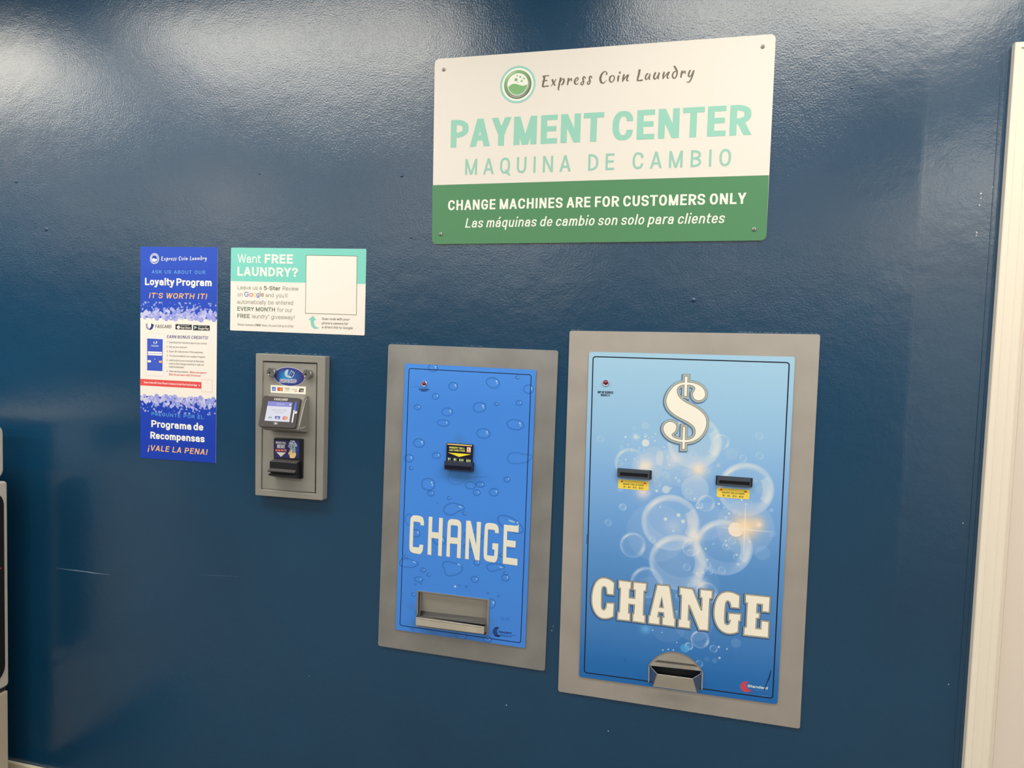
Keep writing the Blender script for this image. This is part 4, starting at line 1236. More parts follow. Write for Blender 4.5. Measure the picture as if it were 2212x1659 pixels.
# ------------------------------------------------------------------ small change machine
def make_small():
    plf = wall(FD); pl = wall(PD)
    root = thing('change_machine', 'small change machine with water drops on a plain blue front and a wide coin tray', 'change machine', (-.6, 0, .71))
    F = [plf.px(*q) for q in SML['frame']]; Pn = [pl.px(*q) for q in SML['panel']]
    st = steel_mat('steel_small', (163, 159, 150), .38, .55, .14)
    mb = MB()
    mb.ring(plf, rrect(F, .007, 4), rrect([quad_at(F, a, b) for a, b in ((.13, .068), (.87, .068), (.87, .932), (.13, .932))], .002, 4), -FD + .0004, 0, st)
    mb.build('steel_frame', root)
    A_ = Z(pl, 810, 720, 4.4833); B_ = Z(pl, 800, 1080, 4.3667); T_ = Z(pl, 870, 1260, 8.5077)
    S = lambda z, r: (z(0, 0) - z(r, 0)).length * .97
    ar = Art(pl, Pn, 430, 900)
    ar.gradient([(0, (76, 142, 222)), (.15, (70, 136, 218)), (.5, (72, 138, 220)), (1, (70, 134, 214))])
    line, fill, hi = (40, 96, 168), (80, 146, 226), (196, 226, 250)
    def drop(pg, hl=True, cx=None, cy=None, rr=None, z=None, al=.85, hs=1.0):
        D = ar.edge(pg); ins = ar.inside(pg)
        wl = .0012
        ar.over(np.where(ins, .5 * np.exp(-D / .006), 0), (60, 122, 204))
        ar.over(np.where(ins, .25, 0), fill)
        ar.over(al * np.exp(-(D / wl) ** 2), line)
    def ell(z, x, y, rx, ry, rot=0, hl=True, al=.85):
        c = z(x, y)
        drop(circ(c, S(z, rx), 30, S(z, ry) * 1.06, -rot * math.pi / 180), al=al)
        if hl:
            r = S(z, min(rx, ry)); q = Vector((c[0] + S(z, rx) * .52, c[1] + S(z, ry) * .38))
            ar.disc(q, min(max(r * .2, .0012), .0024), hi, .95, soft=.0012)
            if rx > 24: ar.disc(Vector((q.x + r * .12, q.y - r * .42)), r * .12, hi, .9, soft=.001)
    for a in ((562, 335, 45, 32), (757, 513, 42, 33), (1143, 480, 63, 43, 15), (1380, 428, 16, 12), (1488, 541, 45, 36), (588, 611, 32, 25), (411, 717, 30, 22), (700, 762, 52, 34, -5), (1013, 717, 60, 42, -10), (1173, 687, 20, 12), (1395, 675, 27, 21), (662, 869, 60, 27),
              (1360, 885, 78, 43, 5), (1050, 970, 62, 42), (426, 1063, 54, 38), (328, 1210, 45, 32), (595, 1185, 40, 26), (348, 1305, 16, 14), (515, 1462, 65, 52), (540, 1550, 33, 22), (1020, 1465, 40, 23), (985, 1543, 32, 25), (1152, 1540, 42, 32), (1278, 1416, 27, 22), (716, 1597, 16, 13)):
        ell(A_, *a)
    ell(A_, 925, 1472, 48, 32, 0, False)
    for a in ((885, 128, 16, 12), (1320, 230, 122, 54, 24), (430, 315, 35, 33), (650, 380, 58, 38), (335, 532, 15, 12), (1005, 592, 27, 22), (498, 662, 24, 17), (548, 708, 16, 11), (456, 750, 38, 22), (985, 750, 33, 25), (1275, 690, 17, 12), (1275, 735, 32, 26), (407, 893, 17, 14), (1140, 977, 36, 38), (1235, 522, 14, 12), (1105, 1315, 35, 25), (930, 440, 48, 24)):
        ell(B_, *a)
    for a in ((362, 185, 34, 46), (970, 340, 85, 36), (855, 1275, 52, 36), (478, 788, 8, 6), (905, 818, 11, 7), (1247, 1122, 12, 6), (1293, 1125, 13, 7), (838, 806, 6, 5), (428, 794, 6, 5), (1110, 880, 8, 6), (425, 1065, 12, 20), (398, 1222, 14, 9), (1320, 440, 40, 20)):
        ell(B_, *a, 0, False, .6)
    ar.disc(B_(800, 816), S(B_, 9), hi, .95)
    for pg in ([(690, 95), (715, 52), (775, 28), (835, 42), (882, 60), (882, 92), (832, 108), (772, 142), (715, 132)], [(275, 595), (295, 560), (350, 555), (410, 575), (447, 592), (435, 620), (380, 637), (300, 625)],
               [(680, 605), (720, 580), (790, 595), (850, 615), (870, 650), (840, 690), (770, 715), (715, 705), (698, 655)], [(1095, 625), (1130, 605), (1220, 605), (1267, 637), (1220, 657), (1130, 672)]):
        P_ = [Vector(q) for q in crom([B_(*q) for q in pg], 5, closed=True)]
        drop(P_)
        xm = max(pg)[0]; ym = min(q[1] for q in pg)
        a, b = B_(xm - 52, ym + 22 if ym > 100 else ym + 28), B_(xm - 16, ym + (38 if ym > 100 else 46))
        ar.line(a, b, S(B_, 5), hi, .95)
    ar.line(B_(1300, 190), B_(1368, 212), S(B_, 7), hi, .95)
    P_ = [Vector(q) for q in crom([A_(*q) for q in ((1285, 1200), (1310, 1165), (1370, 1156), (1440, 1170), (1512, 1180), (1518, 1205), (1470, 1245), (1400, 1262), (1320, 1258), (1288, 1235))], 5, closed=True)]
    drop(P_, al=.6)
    sw = [Vector(q) for q in crom([A_(*q) for q in ((735, 1345), (710, 1385), (718, 1435), (770, 1465), (830, 1452), (890, 1415), (950, 1395), (1020, 1392), (1085, 1391))], 8)]
    for a, b in zip(sw, sw[1:]):
        ar.line(a, b, .001, line, .5, taper=False)
    # grime around the hand-worn spots
    for z, x, y, r, a in ((A_, 820, 1035, 90, .35), (A_, 700, 1350, 80, .4), (A_, 940, 1370, 90, .35), (A_, 820, 1370, 150, .35), (B_, 390, 1010, 60, .35), (B_, 600, 1215, 130, .4), (B_, 800, 1250, 130, .4), (B_, 1150, 1150, 70, .25), (B_, 400, 1180, 80, .2)):
        ar.glow(z(x, y), S(z, r), (72, 116, 160), a)
    for x, y, r in ((1215, 898, 4), (1205, 912, 5), (630, 30, 3), (870, 1215, 3)):
        ar.disc(B_(x, y), S(B_, r), (24, 60, 110), .8)
    # openings
    rec = [T_(290, 150), T_(1562, 310), T_(1540, 830), T_(285, 640)]
    rr_ = rrect(Pn, .003, 4)
    keep = (~ar.inside(rec)) & ar.inside(offset(rr_, .0004))
    art = ar.mesh('front_panel', root, art_mat('drop_print', .36), keep)
    mb = MB(); h = .0001
    dk = ink(12, 26, 66)
    border(mb, pl, [pl.px(883.6, 795.8), pl.px(1147.5, 809.7), pl.px(1124.7, 1388.7), pl.px(864.1, 1350.9)], .006, .0022, dk, h)
    z = Z(pl, 870, 1100, 8.5077)
    LET = [[(205, 108), (320, 120), (368, 150), (392, 212), (390, 295), (330, 290), (328, 250), (305, 232), (200, 222), (185, 690), (290, 702), (305, 690), (312, 648), (378, 655), (372, 740), (355, 790), (320, 822), (200, 805), (150, 780), (128, 735), (123, 690), (140, 190), (160, 135)],
           [(482, 135), (548, 142), (537, 415), (662, 430), (672, 155), (740, 162), (715, 860), (650, 850), (660, 540), (530, 522), (525, 840), (458, 828)],
           [(825, 250), (842, 205), (885, 178), (1015, 192), (1060, 225), (1082, 290), (1060, 900), (995, 890), (1005, 640), (868, 625), (865, 875), (802, 865), (815, 520), (878, 515), (1008, 530), (1018, 320), (1000, 302), (885, 290), (878, 514), (815, 519)],
           [(1170, 208), (1250, 213), (1352, 655), (1365, 228), (1440, 236), (1410, 940), (1335, 930), (1225, 515), (1212, 918), (1148, 908)],
           [(1510, 310), (1525, 270), (1565, 247), (1700, 262), (1745, 300), (1768, 365), (1762, 438), (1700, 432), (1697, 390), (1680, 375), (1568, 365), (1550, 845), (1680, 860), (1690, 740), (1648, 733), (1652, 622), (1758, 632), (1745, 880), (1725, 945), (1690, 975), (1560, 958), (1510, 925), (1485, 870)],
           [(1862, 282), (2132, 308), (2126, 425), (1920, 400), (1915, 565), (2078, 585), (2070, 702), (1908, 680), (1903, 885), (2110, 912), (2105, 1032), (1840, 995)]]
    crm = ink(236, 230, 206); tan = ink(196, 174, 160)
    for k, pg in enumerate(LET):
        q = soften([z(*t) for t in pg])
        if k == 2:                  # the A has a closed counter: outer leg pieces and bars
            legs = [[(825, 250), (842, 205), (885, 178), (950, 185), (950, 296), (885, 290), (878, 515), (950, 522), (950, 634), (868, 625), (865, 875), (802, 865)],
                    [(950, 185), (1015, 192), (1060, 225), (1082, 290), (1060, 900), (995, 890), (1005, 640), (950, 634), (950, 522), (1008, 530), (1018, 320), (1000, 302), (950, 296)]]
            for lg in legs:
                g = soften([z(*t) for t in lg])
                mb.poly(pl, offset(g, .0006), .0003, tan); mb.poly(pl, g, .0005, crm)
        else:
            mb.poly(pl, [t + Vector((-.0003, -.0006)) for t in offset(q, .0006)], .0003, tan); mb.poly(pl, q, .0005, crm)
    H = lambda z, x0, y0, y1: caph(z, x0, y0, x0, y1)
    text(mb, pl, 'OUT OF SERVICE', A_(425, 549), A_(525, 553), H(A_, 425, 534, 549), dk, h, wt=.22, space=.3)
    text(mb, pl, 'WHEN LIT', A_(445, 563), A_(507, 566), H(A_, 445, 551, 565), dk, h, wt=.22, space=.3)
    crescent(mb, pl, T_(1740, 895), S(T_, 86), T_(1802, 890), S(T_, 68), ink(20, 40, 92), h, stripes=5, sm=ink(66, 124, 200))
    text(mb, pl, 'Standard', T_(1758, 906), T_(1990, 932), H(T_, 1758, 868, 906), ink(20, 40, 92), .0002, wt=.22, slant=.18)
    text(mb, pl, 'CHANGE-MAKERS, INC.', T_(1782, 940), T_(2085, 975), H(T_, 1782, 918, 938), ink(52, 100, 172), .0002, wt=.16, slant=.1, flat=4)
    text(mb, pl, 'INDIANAPOLIS, IN', T_(1785, 966), T_(1998, 994), H(T_, 1785, 950, 966), ink(20, 40, 92), .0002, wt=.22, slant=.1, flat=4)
    # pencil curl beside the lamp
    stroke(mb, pl, [Vector(q) for q in crom([A_(345, 526), A_(375, 517), (A_(405, 516)), A_(430, 526)], 5)], S(A_, 2.2), h, ink(46, 92, 160))
    merge(art, mb)
    art['label'] = 'blue water drop print with cream CHANGE lettering'
    led(root, pl, A_(477, 488), S(A_, 27), '', None, 0)
    # bill acceptor: tall black plate over a mouth
    z = Z(pl, 940, 940, 16.59)
    blk = mat('acceptor_black', (18, 22, 42), .35, 0, .5)
    gloss = mat('acceptor_gray', (44, 54, 72), .4, 0, .5)
    mb = MB()
    ph = .006
    zp = Z(wall(PD + ph), 940, 940, 16.59); zf = Z(wall(PD + .018), 940, 940, 16.59)
    mb.prism(pl, [zp(415, 280), zp(1355, 345), zp(1325, 1010), zp(390, 920)], 0, ph, blk)
    mo = [zf(330, 920), zf(1318, 1000), zf(1310, 1318), zf(320, 1232)]
    sl = [zf(345, 1070), zf(1300, 1135), zf(1292, 1275), zf(345, 1205)]
    mb.prism(pl, mo, 0, .018, gloss)
    mb.prism(pl, [zp(1330, 1000), zp(1382, 1000), zp(1376, 1290), zp(1320, 1300)], 0, ph, gloss)
    ba = mb.build('bill_acceptor', root, bevel=.0007)
    mb = MB(); mb.poly(pl, sl, .0183, mat('acceptor_mouth', (6, 10, 34), .4))
    mb.build('bill_slot', ba)
    mb = MB(); pp = wall(PD + ph)
    hh = .0002
    yl = ink(252, 226, 60)
    mb.poly(pp, [zp(440, 300), zp(1325, 362), zp(1323, 400), zp(438, 338)], hh, ink(250, 190, 120))
    mb.poly(pp, [zp(560, 312), zp(1200, 357), zp(1200, 385), zp(560, 340)], hh + .0001, ink(252, 224, 130))
    k = H(zp, 510, 402, 468)
    text(mb, pp, 'INSERT BILL', zp(505, 468), zp(1065, 512), k, ink(240, 236, 110), hh, wt=.22, space=.3, slant=.05)
    text(mb, pp, 'ANY DIRECTION', zp(500, 560), zp(1060, 598), k * .9, ink(240, 236, 120), hh, wt=.2, space=.3, slant=.1)
    mb.poly(pp, [zp(1140, 430), zp(1280, 440), zp(1275, 622), zp(1130, 612)], hh, ink(250, 214, 176))
    mb.poly(pp, [zp(1200, 470), zp(1222, 525), zp(1168, 518)], hh + .0001, ink(24, 22, 30))
    mb.poly(pp, [zp(1155, 555), zp(1255, 562), zp(1252, 605), zp(1152, 598)], hh + .0001, ink(226, 150, 90))
    mb.poly(pp, [zp(455, 620), zp(1290, 688), zp(860, 780)], hh, yl)
    stroke(mb, pp, [zp(405, 790), zp(1330, 862)], .0008, hh, ink(80, 84, 100))
    for s_, x0, y0, x1, y1 in (('$1', 458, 885, 548, 890), ('$5', 660, 905, 762, 912), ('$10', 860, 925, 1015, 934), ('$20', 1115, 945, 1270, 955)):
        text(mb, pp, s_, zp(x0, y0), zp(x1, y1), k * 1.1, ink(222, 236, 150), hh, wt=.22)
    sk = mb.build('bill_sticker', ba); sk['label'] = 'black and yellow insert bill sticker with an arrow'
    # coin tray
    tray = thing_part('coin_tray', root)
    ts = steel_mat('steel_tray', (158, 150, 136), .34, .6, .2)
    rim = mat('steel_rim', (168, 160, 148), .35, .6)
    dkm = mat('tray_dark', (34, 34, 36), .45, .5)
    mb = MB()
    outer = [T_(268, 128), T_(1597, 298), T_(1575, 945), T_(255, 790)]
    i2 = [T_(292, 150), T_(1560, 310), T_(1540, 800), T_(285, 600)]
    mb.ring(pl, outer, i2, 0, .0022, rim)
    mb.build('tray_flange', tray)
    mb = MB()
    bk = wall(-.045)
    # pocket: dark cheeks, slanted back plate, floor
    tl, tr = Vector(T_(286, 146)), Vector(T_(1566, 306)); bl, br = Vector(T_(280, 640)), Vector(T_(1546, 830))
    f3 = lambda q, d_: Vector((q[0], -d_, q[1]))
    TB = Z(wall(-.012), 870, 1260, 8.5077); TF = Z(wall(.001), 870, 1260, 8.5077)
    fold_l, fold_r = TB(330, 505), TB(1548, 645); low_l, low_r = TF(322, 600), TF(1530, 765)
    XX = lambda q, l: Vector((tl.x if l else tr.x, q.y))
    fold_l, fold_r, low_l, low_r = XX(fold_l, 1), XX(fold_r, 0), XX(low_l, 1), XX(low_r, 0)
    mb.face([f3(fold_l, -.012), f3(fold_r, -.012), f3(tr, -.001), f3(tl, -.001)], mat('tray_back', (176, 168, 152), .45, .25))  # back plate colour lightened so that it looks lit
    fl = steel_mat('tray_floor', (58, 56, 54), .4, .5, .2)  # floor colour darkened for the lip's reflection in it
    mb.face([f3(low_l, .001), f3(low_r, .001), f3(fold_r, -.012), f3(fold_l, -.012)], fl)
    d_ = Vector((0, -.03))
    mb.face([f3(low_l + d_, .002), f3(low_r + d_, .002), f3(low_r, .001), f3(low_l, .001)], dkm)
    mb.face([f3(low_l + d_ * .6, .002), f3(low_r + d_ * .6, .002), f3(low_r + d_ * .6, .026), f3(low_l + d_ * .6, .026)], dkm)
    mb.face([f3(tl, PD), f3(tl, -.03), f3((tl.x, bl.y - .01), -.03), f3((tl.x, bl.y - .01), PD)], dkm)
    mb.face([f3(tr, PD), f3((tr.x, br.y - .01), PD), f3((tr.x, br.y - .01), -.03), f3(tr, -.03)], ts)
    mb.face([f3(tl, PD), f3(tr, PD), f3(tr, -.03), f3(tl, -.03)], ts)
    x_ = tl.x + .0035
    mb.face([f3((x_, tl.y), .004), f3((x_ + .003, tl.y), .004), f3((x_ + .003, bl.y), .004), f3((x_, bl.y), .004)], ts)
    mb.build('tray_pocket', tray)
    mb = MB()
    LP = wall(PD + .02); zl = Z(LP, 870, 1260, 8.5077)
    a, b, c_, d__ = zl(240, 630), zl(1500, 805), zl(1490, 935), zl(238, 765)
    fr = steel_mat('tray_lip_steel', (204, 194, 172), .35, .35, .22)
    mb.prism(LP, [a, b, c_, d__], -.0015, 0, fr)
    for q0, q1, dx in ((a, d__, -.0), (b, c_, 0)):
        # cheeks running back from the lip to the flange
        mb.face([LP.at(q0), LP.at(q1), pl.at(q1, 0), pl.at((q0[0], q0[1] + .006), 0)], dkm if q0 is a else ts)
        mb.face([LP.at(q0) + Vector((.0012, 0, 0)), pl.at((q0[0] + .0012, q0[1] + .006), 0), pl.at((q1[0] + .0012, q1[1]), 0), LP.at(q1) + Vector((.0012, 0, 0))], ts)
    mb.face([LP.at(d__), LP.at(c_), pl.at(c_), pl.at(d__)], ts)
    mb.build('tray_lip', tray)
    mb = MB()
    tube(mb, LP.at(a, .0003), LP.at(b, .0003), .0012, mat('scoop_edge', (226, 216, 196), .25, .6))
    mb.build('rolled_edge', tray)
# ------------------------------------------------------------------ card kiosk on the wall
def make_kiosk():
    D0, D1 = .027, .023             # box front, door face
    pf = wall(D0); pd = wall(D1)
    root = thing('card_kiosk', 'small grey wall kiosk with a tilted card reader screen and a black bill acceptor', 'kiosk', (-1.16, 0, 1.1))
    gray = mat('kiosk_gray', (143, 138, 126), .5, 0, .4)
    dark = mat('kiosk_gap', (40, 38, 34), .7)
    z = Z(pf, 540, 750, 8.7316); y = Z(pf, 540, 920, 9.2158)
    zd = Z(pd, 540, 750, 8.7316); yd = Z(pd, 540, 920, 9.2158)
    F = [z(105, 115), z(1420, 172), y(1445, 1488), y(100, 1382)]
    inn = [z(240, 262), z(1265, 300), y(1308, 1355), y(218, 1262)]
    mb = MB()
    mb.ring(pf, rrect(F, .004, 4), rrect(inn, .0015, 4), -D0 + .0004, 0, gray)
    mb.face([wall(.012).at(q) for q in offset(inn, .002)], dark)
    mb.build('housing', root, bevel=.0022, seg=3)
    wt_ = mat('wall_edge_chip', (214, 210, 200), .8)
    dr = [zd(252, 276), zd(1256, 312), yd(1288, 1325), yd(240, 1240)]
    mb = MB(); mb.prism(pd, rrect(dr, .0012, 3), -.009, 0, gray)
    door = mb.build('door', root, bevel=.0008)
    # bright sheet edge along the bottom of the door
    mb = MB()
    e1, e2 = yd(240, 1248), yd(1280, 1326)
    stroke(mb, pd, [e1, e2], .0032, -.004, mat('door_sill', (196, 190, 172), .35, .3))
    mb.build('sill', root)
    # cam locks
    chrome = steel_mat('lock_steel', (176, 170, 158), .25, .85, .1)
    lk = wall(D1 + .014); zl = Z(lk, 540, 750, 8.7316)
    for x0, y0 in ((383, 470), (1068, 502)):
        c = zl(x0, y0); r = (zl(0, 0) - zl(78, 0)).length; n = 28
        mb = MB()
        for (ra, ha), (rb, hb) in zip([(r, 0), (r, .011), (r * .86, .014), (r * .5, .014), (r * .46, .0135)], [(r, .011), (r * .86, .014), (r * .5, .014), (r * .46, .0135), (.0002, .0135)]):
            A_, B_ = circ(c, ra, n), circ(c, rb, n)
            for i in range(n):
                mb.face([pd.at(A_[i - 1], ha), pd.at(A_[i], ha), pd.at(B_[i], hb), pd.at(B_[i - 1], hb)], chrome)
        mb2 = mb
        mb2.poly(pd, circ((c[0] - r * .28, c[1] - r * .22), r * .2, 14, r * .34, -.2), .0143, mat('keyhole', (24, 22, 20), .6))
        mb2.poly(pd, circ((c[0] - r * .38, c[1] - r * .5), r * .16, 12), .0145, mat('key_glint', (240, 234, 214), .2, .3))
        mb2.build('lock', door)
    # oval badge
    c = zd(740, 555); u = (zd(0, 0) - zd(1, 0)).length
    tilt = -math.atan2(30, 560) * .6
    mb = MB()
    mb.poly(pd, circ(c, 284 * u, 56, 156 * u, tilt), .0004, ink(206, 206, 214))
    K = 12
    for k in range(K):
        t = k / (K - 1)
        col = ink(int(58 + (34 - 58) * t), int(52 + (140 - 52) * t), int(118 + (190 - 118) * t))
        cc = (c[0] - 70 * u * t, c[1] - 5 * u * t)
        rx, ry = 276 * u * (1 - t) + 30 * u * t, 149 * u * (1 - t) + 55 * u * t
        mb.poly(pd, circ(cc, rx, 48, ry, tilt), .0005 + k * 5e-5, col)
    pale = ink(206, 214, 232)
    zz = zd
    mb.poly(pd, [zz(700, 420), zz(735, 425), zz(712, 500), zz(722, 560), zz(700, 572), zz(668, 540), zz(655, 490), zz(665, 455)], .0013, ink(182, 196, 206))
    mb.poly(pd, [zz(722, 550), zz(775, 555), zz(800, 560), zz(770, 580), zz(715, 572)], .0013, pale)
    mb.poly(pd, [zz(782, 435), zz(845, 480), zz(826, 545), zz(795, 572), zz(722, 540), zz(760, 500)], .0013, pale)
    mb.poly(pd, [zz(787, 448), zz(834, 484), zz(817, 538), zz(792, 560), zz(738, 538), zz(768, 500)], .0014, ink(44, 46, 120))
    stroke(mb, pd, [zz(808, 465), zz(790, 520), zz(765, 548)], 5 * u, .0015, pale)
    k = (zz(570, 600) - zz(570, 664)).length
    for g, col, h in ((u * 8, (206, 206, 222), .0013), (0, (86, 78, 110), .0015)):
        text(mb, pd, 'FASCARD', zz(568, 660), zz(872, 668), k * .9, ink(*col), h, wt=.15, slant=.2, grow=g)
    mb.build('badge', door)['label'] = 'dark blue oval badge'
    # accepted cards sticker
    zs = Z(pd, 575, 785, 19.2348)
    mb = MB(); hs = .0004
    st = [zs(192, 895), zs(1655, 965), zs(1640, 1290), zs(185, 1215)]
    mb.poly(pd, st, .0003, ink(243, 235, 212))
    mb.poly(pd, [zs(243, 972), zs(403, 980), zs(398, 1146), zs(245, 1138)], hs, ink(84, 112, 196))
    text(mb, pd, 'AE', zs(275, 1112), zs(380, 1118), (zs(0, 0) - zs(0, 80)).length, ink(190, 204, 236), hs + .0001, wt=.2)
    mb.poly(pd, [zs(472, 992), zs(690, 1002), zs(688, 1150), zs(470, 1140)], hs, ink(86, 46, 34))
    mb.poly(pd, circ(zs(548, 1070), (zs(0, 0) - zs(66, 0)).length, 20), hs + .0001, ink(226, 84, 58))
    mb.poly(pd, circ(zs(622, 1073), (zs(0, 0) - zs(60, 0)).length, 20), hs + .00015, ink(234, 148, 66))
    text(mb, pd, 'VISA', zs(803, 1108), zs(955, 1114), (zs(0, 0) - zs(0, 44)).length, ink(70, 70, 84), hs, wt=.2, slant=.2)
    stroke(mb, pd, [zs(765, 1022), zs(985, 1032)], 20 * u * .45, hs, ink(120, 118, 104)); stroke(mb, pd, [zs(770, 1150), zs(980, 1160)], 14 * u * .45, hs, ink(228, 186, 160))
    text(mb, pd, 'DISCOVER', zs(1062, 1096), zs(1268, 1104), (zs(0, 0) - zs(0, 32)).length, ink(110, 104, 92), hs, wt=.2)
    mb.poly(pd, [zs(1272, 1120), zs(1270, 1176), zs(1160, 1170)], hs, ink(220, 100, 70))
    mb.poly(pd, [zs(1385, 1042), zs(1568, 1050), zs(1545, 1192), zs(1350, 1188)], hs, ink(52, 46, 40))
    mb.poly(pd, [zs(1400, 1085), zs(1550, 1092), zs(1545, 1120), zs(1395, 1112)], hs + .0001, ink(170, 160, 146))
    mb.poly(pd, [zs(1440, 1130), zs(1530, 1134), zs(1520, 1165), zs(1430, 1160)], hs + .0001, ink(220, 208, 190))
    mb.build('card_sticker', door)['label'] = 'white sticker of accepted card marks'
    # tilted reader: wedge housing and dark bezel
    dT, dB = .052, .086
    pT, pB = wall(dT), wall(dB)
    zT = Z(pT, 540, 750, 8.7316); zB = Z(pB, 540, 750, 8.7316)
    tl, tr, br, bl = zT(255, 912), zT(962, 962), zB(852, 1530), zB(150, 1492)
    o3 = pB.at(bl); ex = pB.at(br) - o3; ey = pT.at(tl) - o3
    pr = Plane(o3, ex, ey)
    zr = Z(pr, 540, 750, 8.7316)
    rd = thing_part('card_reader', root)
    cor = [zr(255, 910), zr(960, 962), zr(850, 1532), zr(148, 1495)]
    hg = mat('reader_gray', (132, 126, 114), .5, 0, .4)
    # housing wedge reaching back to the door
    xl, xr = (tl.x + bl.x) / 2 + .006, (tr.x + br.x) / 2 + .007
    mb = MB()
    P3 = lambda x, dd, zz_: Vector((x, -dd, zz_))
    prof = [(D1, tl.y + .0055), (D1 + .012, tl.y + .0055), (dT - .006, tl.y - .002), (dB - .008, bl.y - .006), (dB - .03, bl.y - .014), (D1, bl.y - .018)]
    for a, b in zip(prof, prof[1:]):
        mb.face([P3(xl, *a), P3(xr, *a), P3(xr, *b), P3(xl, *b)], hg)
    mb.face([P3(xl, *q) for q in prof][::-1], hg); mb.face([P3(xr, *q) for q in prof], hg)
    ho = mb.build('reader_housing', rd, bevel=.004, seg=3)
    # swipe channel edge on the right cheek
    mb = MB()
    sw = [P3(xr + .0004, D1 + .012, tl.y - .004), P3(xr + .0004, dT - .008, tl.y - .012), P3(xr + .0004, dB - .012, bl.y + .008), P3(xr + .0004, dB - .02, bl.y - .002), P3(xr + .0004, D1 + .02, bl.y + .002)]
    for a, b in zip(sw, sw[1:]):
        tube(mb, a, b, .0009, mat('reader_seam', (206, 200, 184), .4))
    mb.build('swipe_edge', rd)
    mb = MB()
    bz = mat('reader_bezel', (62, 58, 58), .32, 0, .5)
    mb.prism(pr, rrect(cor, .007, 5), -.006, 0, bz)
    bezel = mb.build('bezel', rd, bevel=.0012)
    sc = [zr(345, 1018), zr(803, 1042), zr(742, 1413), zr(275, 1385)]
    wh = mat('screen_white', (226, 228, 240), .3, 0, .3, emit=.9); lil = mat('screen_lilac', (138, 142, 216), .3, 0, .3, emit=.9)
    sg = lambda n_, c_: mat(n_, c_, .3, 0, .3, emit=.9)
    mb = MB()
    mb.poly(pr, sc, .0003, wh)
    mb.poly(pr, [sc[0], sc[1], zr(789, 1130), zr(330, 1106)], .0005, lil)
    k = (zr(500, 1062) - zr(500, 1086)).length
    text(mb, pr, 'ADD VALUE', zr(497, 1086), zr(648, 1092), k, sg('screen_text_light', (206, 208, 240)), .0006, wt=.2, slant=.1)
    gt = sg('screen_text_gray', (196, 190, 200))
    text(mb, pr, 'INSERT/SWIPE CARD', zr(415, 1196), zr(690, 1206), k, gt, .0006, wt=.18, space=.3); text(mb, pr, 'TO ADD VALUE', zr(452, 1240), zr(640, 1248), k, gt, .0006, wt=.18, space=.3)
    text(mb, pr, 'VISA', zr(338, 1340), zr(412, 1343), (zr(338, 1308) - zr(338, 1340)).length, sg('screen_text_dark', (110, 110, 130)), .0006, wt=.18, slant=.2)
    b1 = sg('screen_blue', (96, 112, 190))
    mb.poly(pr, rrect([zr(472, 1298), zr(574, 1302), zr(566, 1362), zr(468, 1355)], .002), .0006, b1)
    mb.poly(pr, [zr(490, 1335), zr(530, 1322), zr(545, 1345), zr(500, 1352)], .0007, wh)
    oc = sg('screen_orange', (240, 168, 140))
    mb.poly(pr, circ(zr(648, 1338), 32 * u, 20), .0006, sg('screen_red', (228, 130, 120))); mb.poly(pr, circ(zr(684, 1341), 32 * u, 20), .0007, oc)
    mb.poly(pr, [zr(748, 1066), zr(785, 1068), zr(778, 1106), zr(742, 1104)], .0006, sg('screen_text_light', (206, 208, 240)))
    scn = mb.build('screen', rd)
    mb = MB()
    lw = mat('bar_white', (246, 238, 232), .3, 0, .3, emit=1.0); lb = mat('bar_blue', (70, 110, 240), .3, 0, .3, emit=1.0)
    stroke(mb, pr, [Vector(q[:2]) for q in (zr(868, 1045), zr(842, 1195))], [28 * u, 44 * u], .0004, lb, ext=.002)
    stroke(mb, pr, [zr(836, 1190), zr(795, 1420)], 24 * u, .0005, lw)
    mb.poly(pr, circ(zr(868, 1232), 18 * u, 14, 24 * u), .0005, lw)
    mb.build('light_bar', rd)
    mb = MB()
    kk = (zr(450, 958) - zr(450, 1000)).length
    text(mb, pr, 'FASCARD', zr(450, 1002), zr(706, 1012), kk, ink(216, 208, 200), .0004, wt=.2, slant=.22)
    tg = ink(200, 196, 186)
    cc = zr(487, 1438)
    mb.poly(pr, circ(cc, 18 * u, 16), .0004, tg)
    for a0, a1 in ((-45, 45), (135, 225)):
        stroke(mb, pr, arcpts(cc, 34 * u, a0, a1, 10), 5 * u, .0004, tg)
    merge(bezel, mb)
    for x0, y0 in ((470, 1556), (893, 1584)):
        mb = MB()
        q = Z(wall(dB - .02), 540, 750, 8.7316)(x0, y0)
        mb.box(wall(dB - .02), q.x - .0016, q.x + .0016, q.y - .0008, q.y + .0008, -.001, .0012, mat('reader_clip', (228, 226, 214), .4))
        mb.build('clip', rd)
    # bill acceptor below
    bp = D1 + .006
    pp = wall(bp); zq = Z(pp, 580, 940, 15.8)
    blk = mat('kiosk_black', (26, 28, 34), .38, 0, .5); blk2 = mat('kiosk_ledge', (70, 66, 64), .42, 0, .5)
    plate = [zq(185, 118), zq(1170, 148), zq(1152, 1480), zq(180, 1420)]
    mb = MB()
    mb.prism(pd, plate, 0, bp - D1, blk)
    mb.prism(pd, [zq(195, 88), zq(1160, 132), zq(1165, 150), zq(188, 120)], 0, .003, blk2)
    xl, xr = zq(200, 815).x, zq(1090, 870).x
    dA, dBm = bp + .024, bp + .034
    zA = Z(wall(dA), 580, 940, 15.8); zBm = Z(wall(dBm), 580, 940, 15.8)
    hz = lambda zf, xa, ya, xb, yb: (zf(xa, ya).y + zf(xb, yb).y) / 2
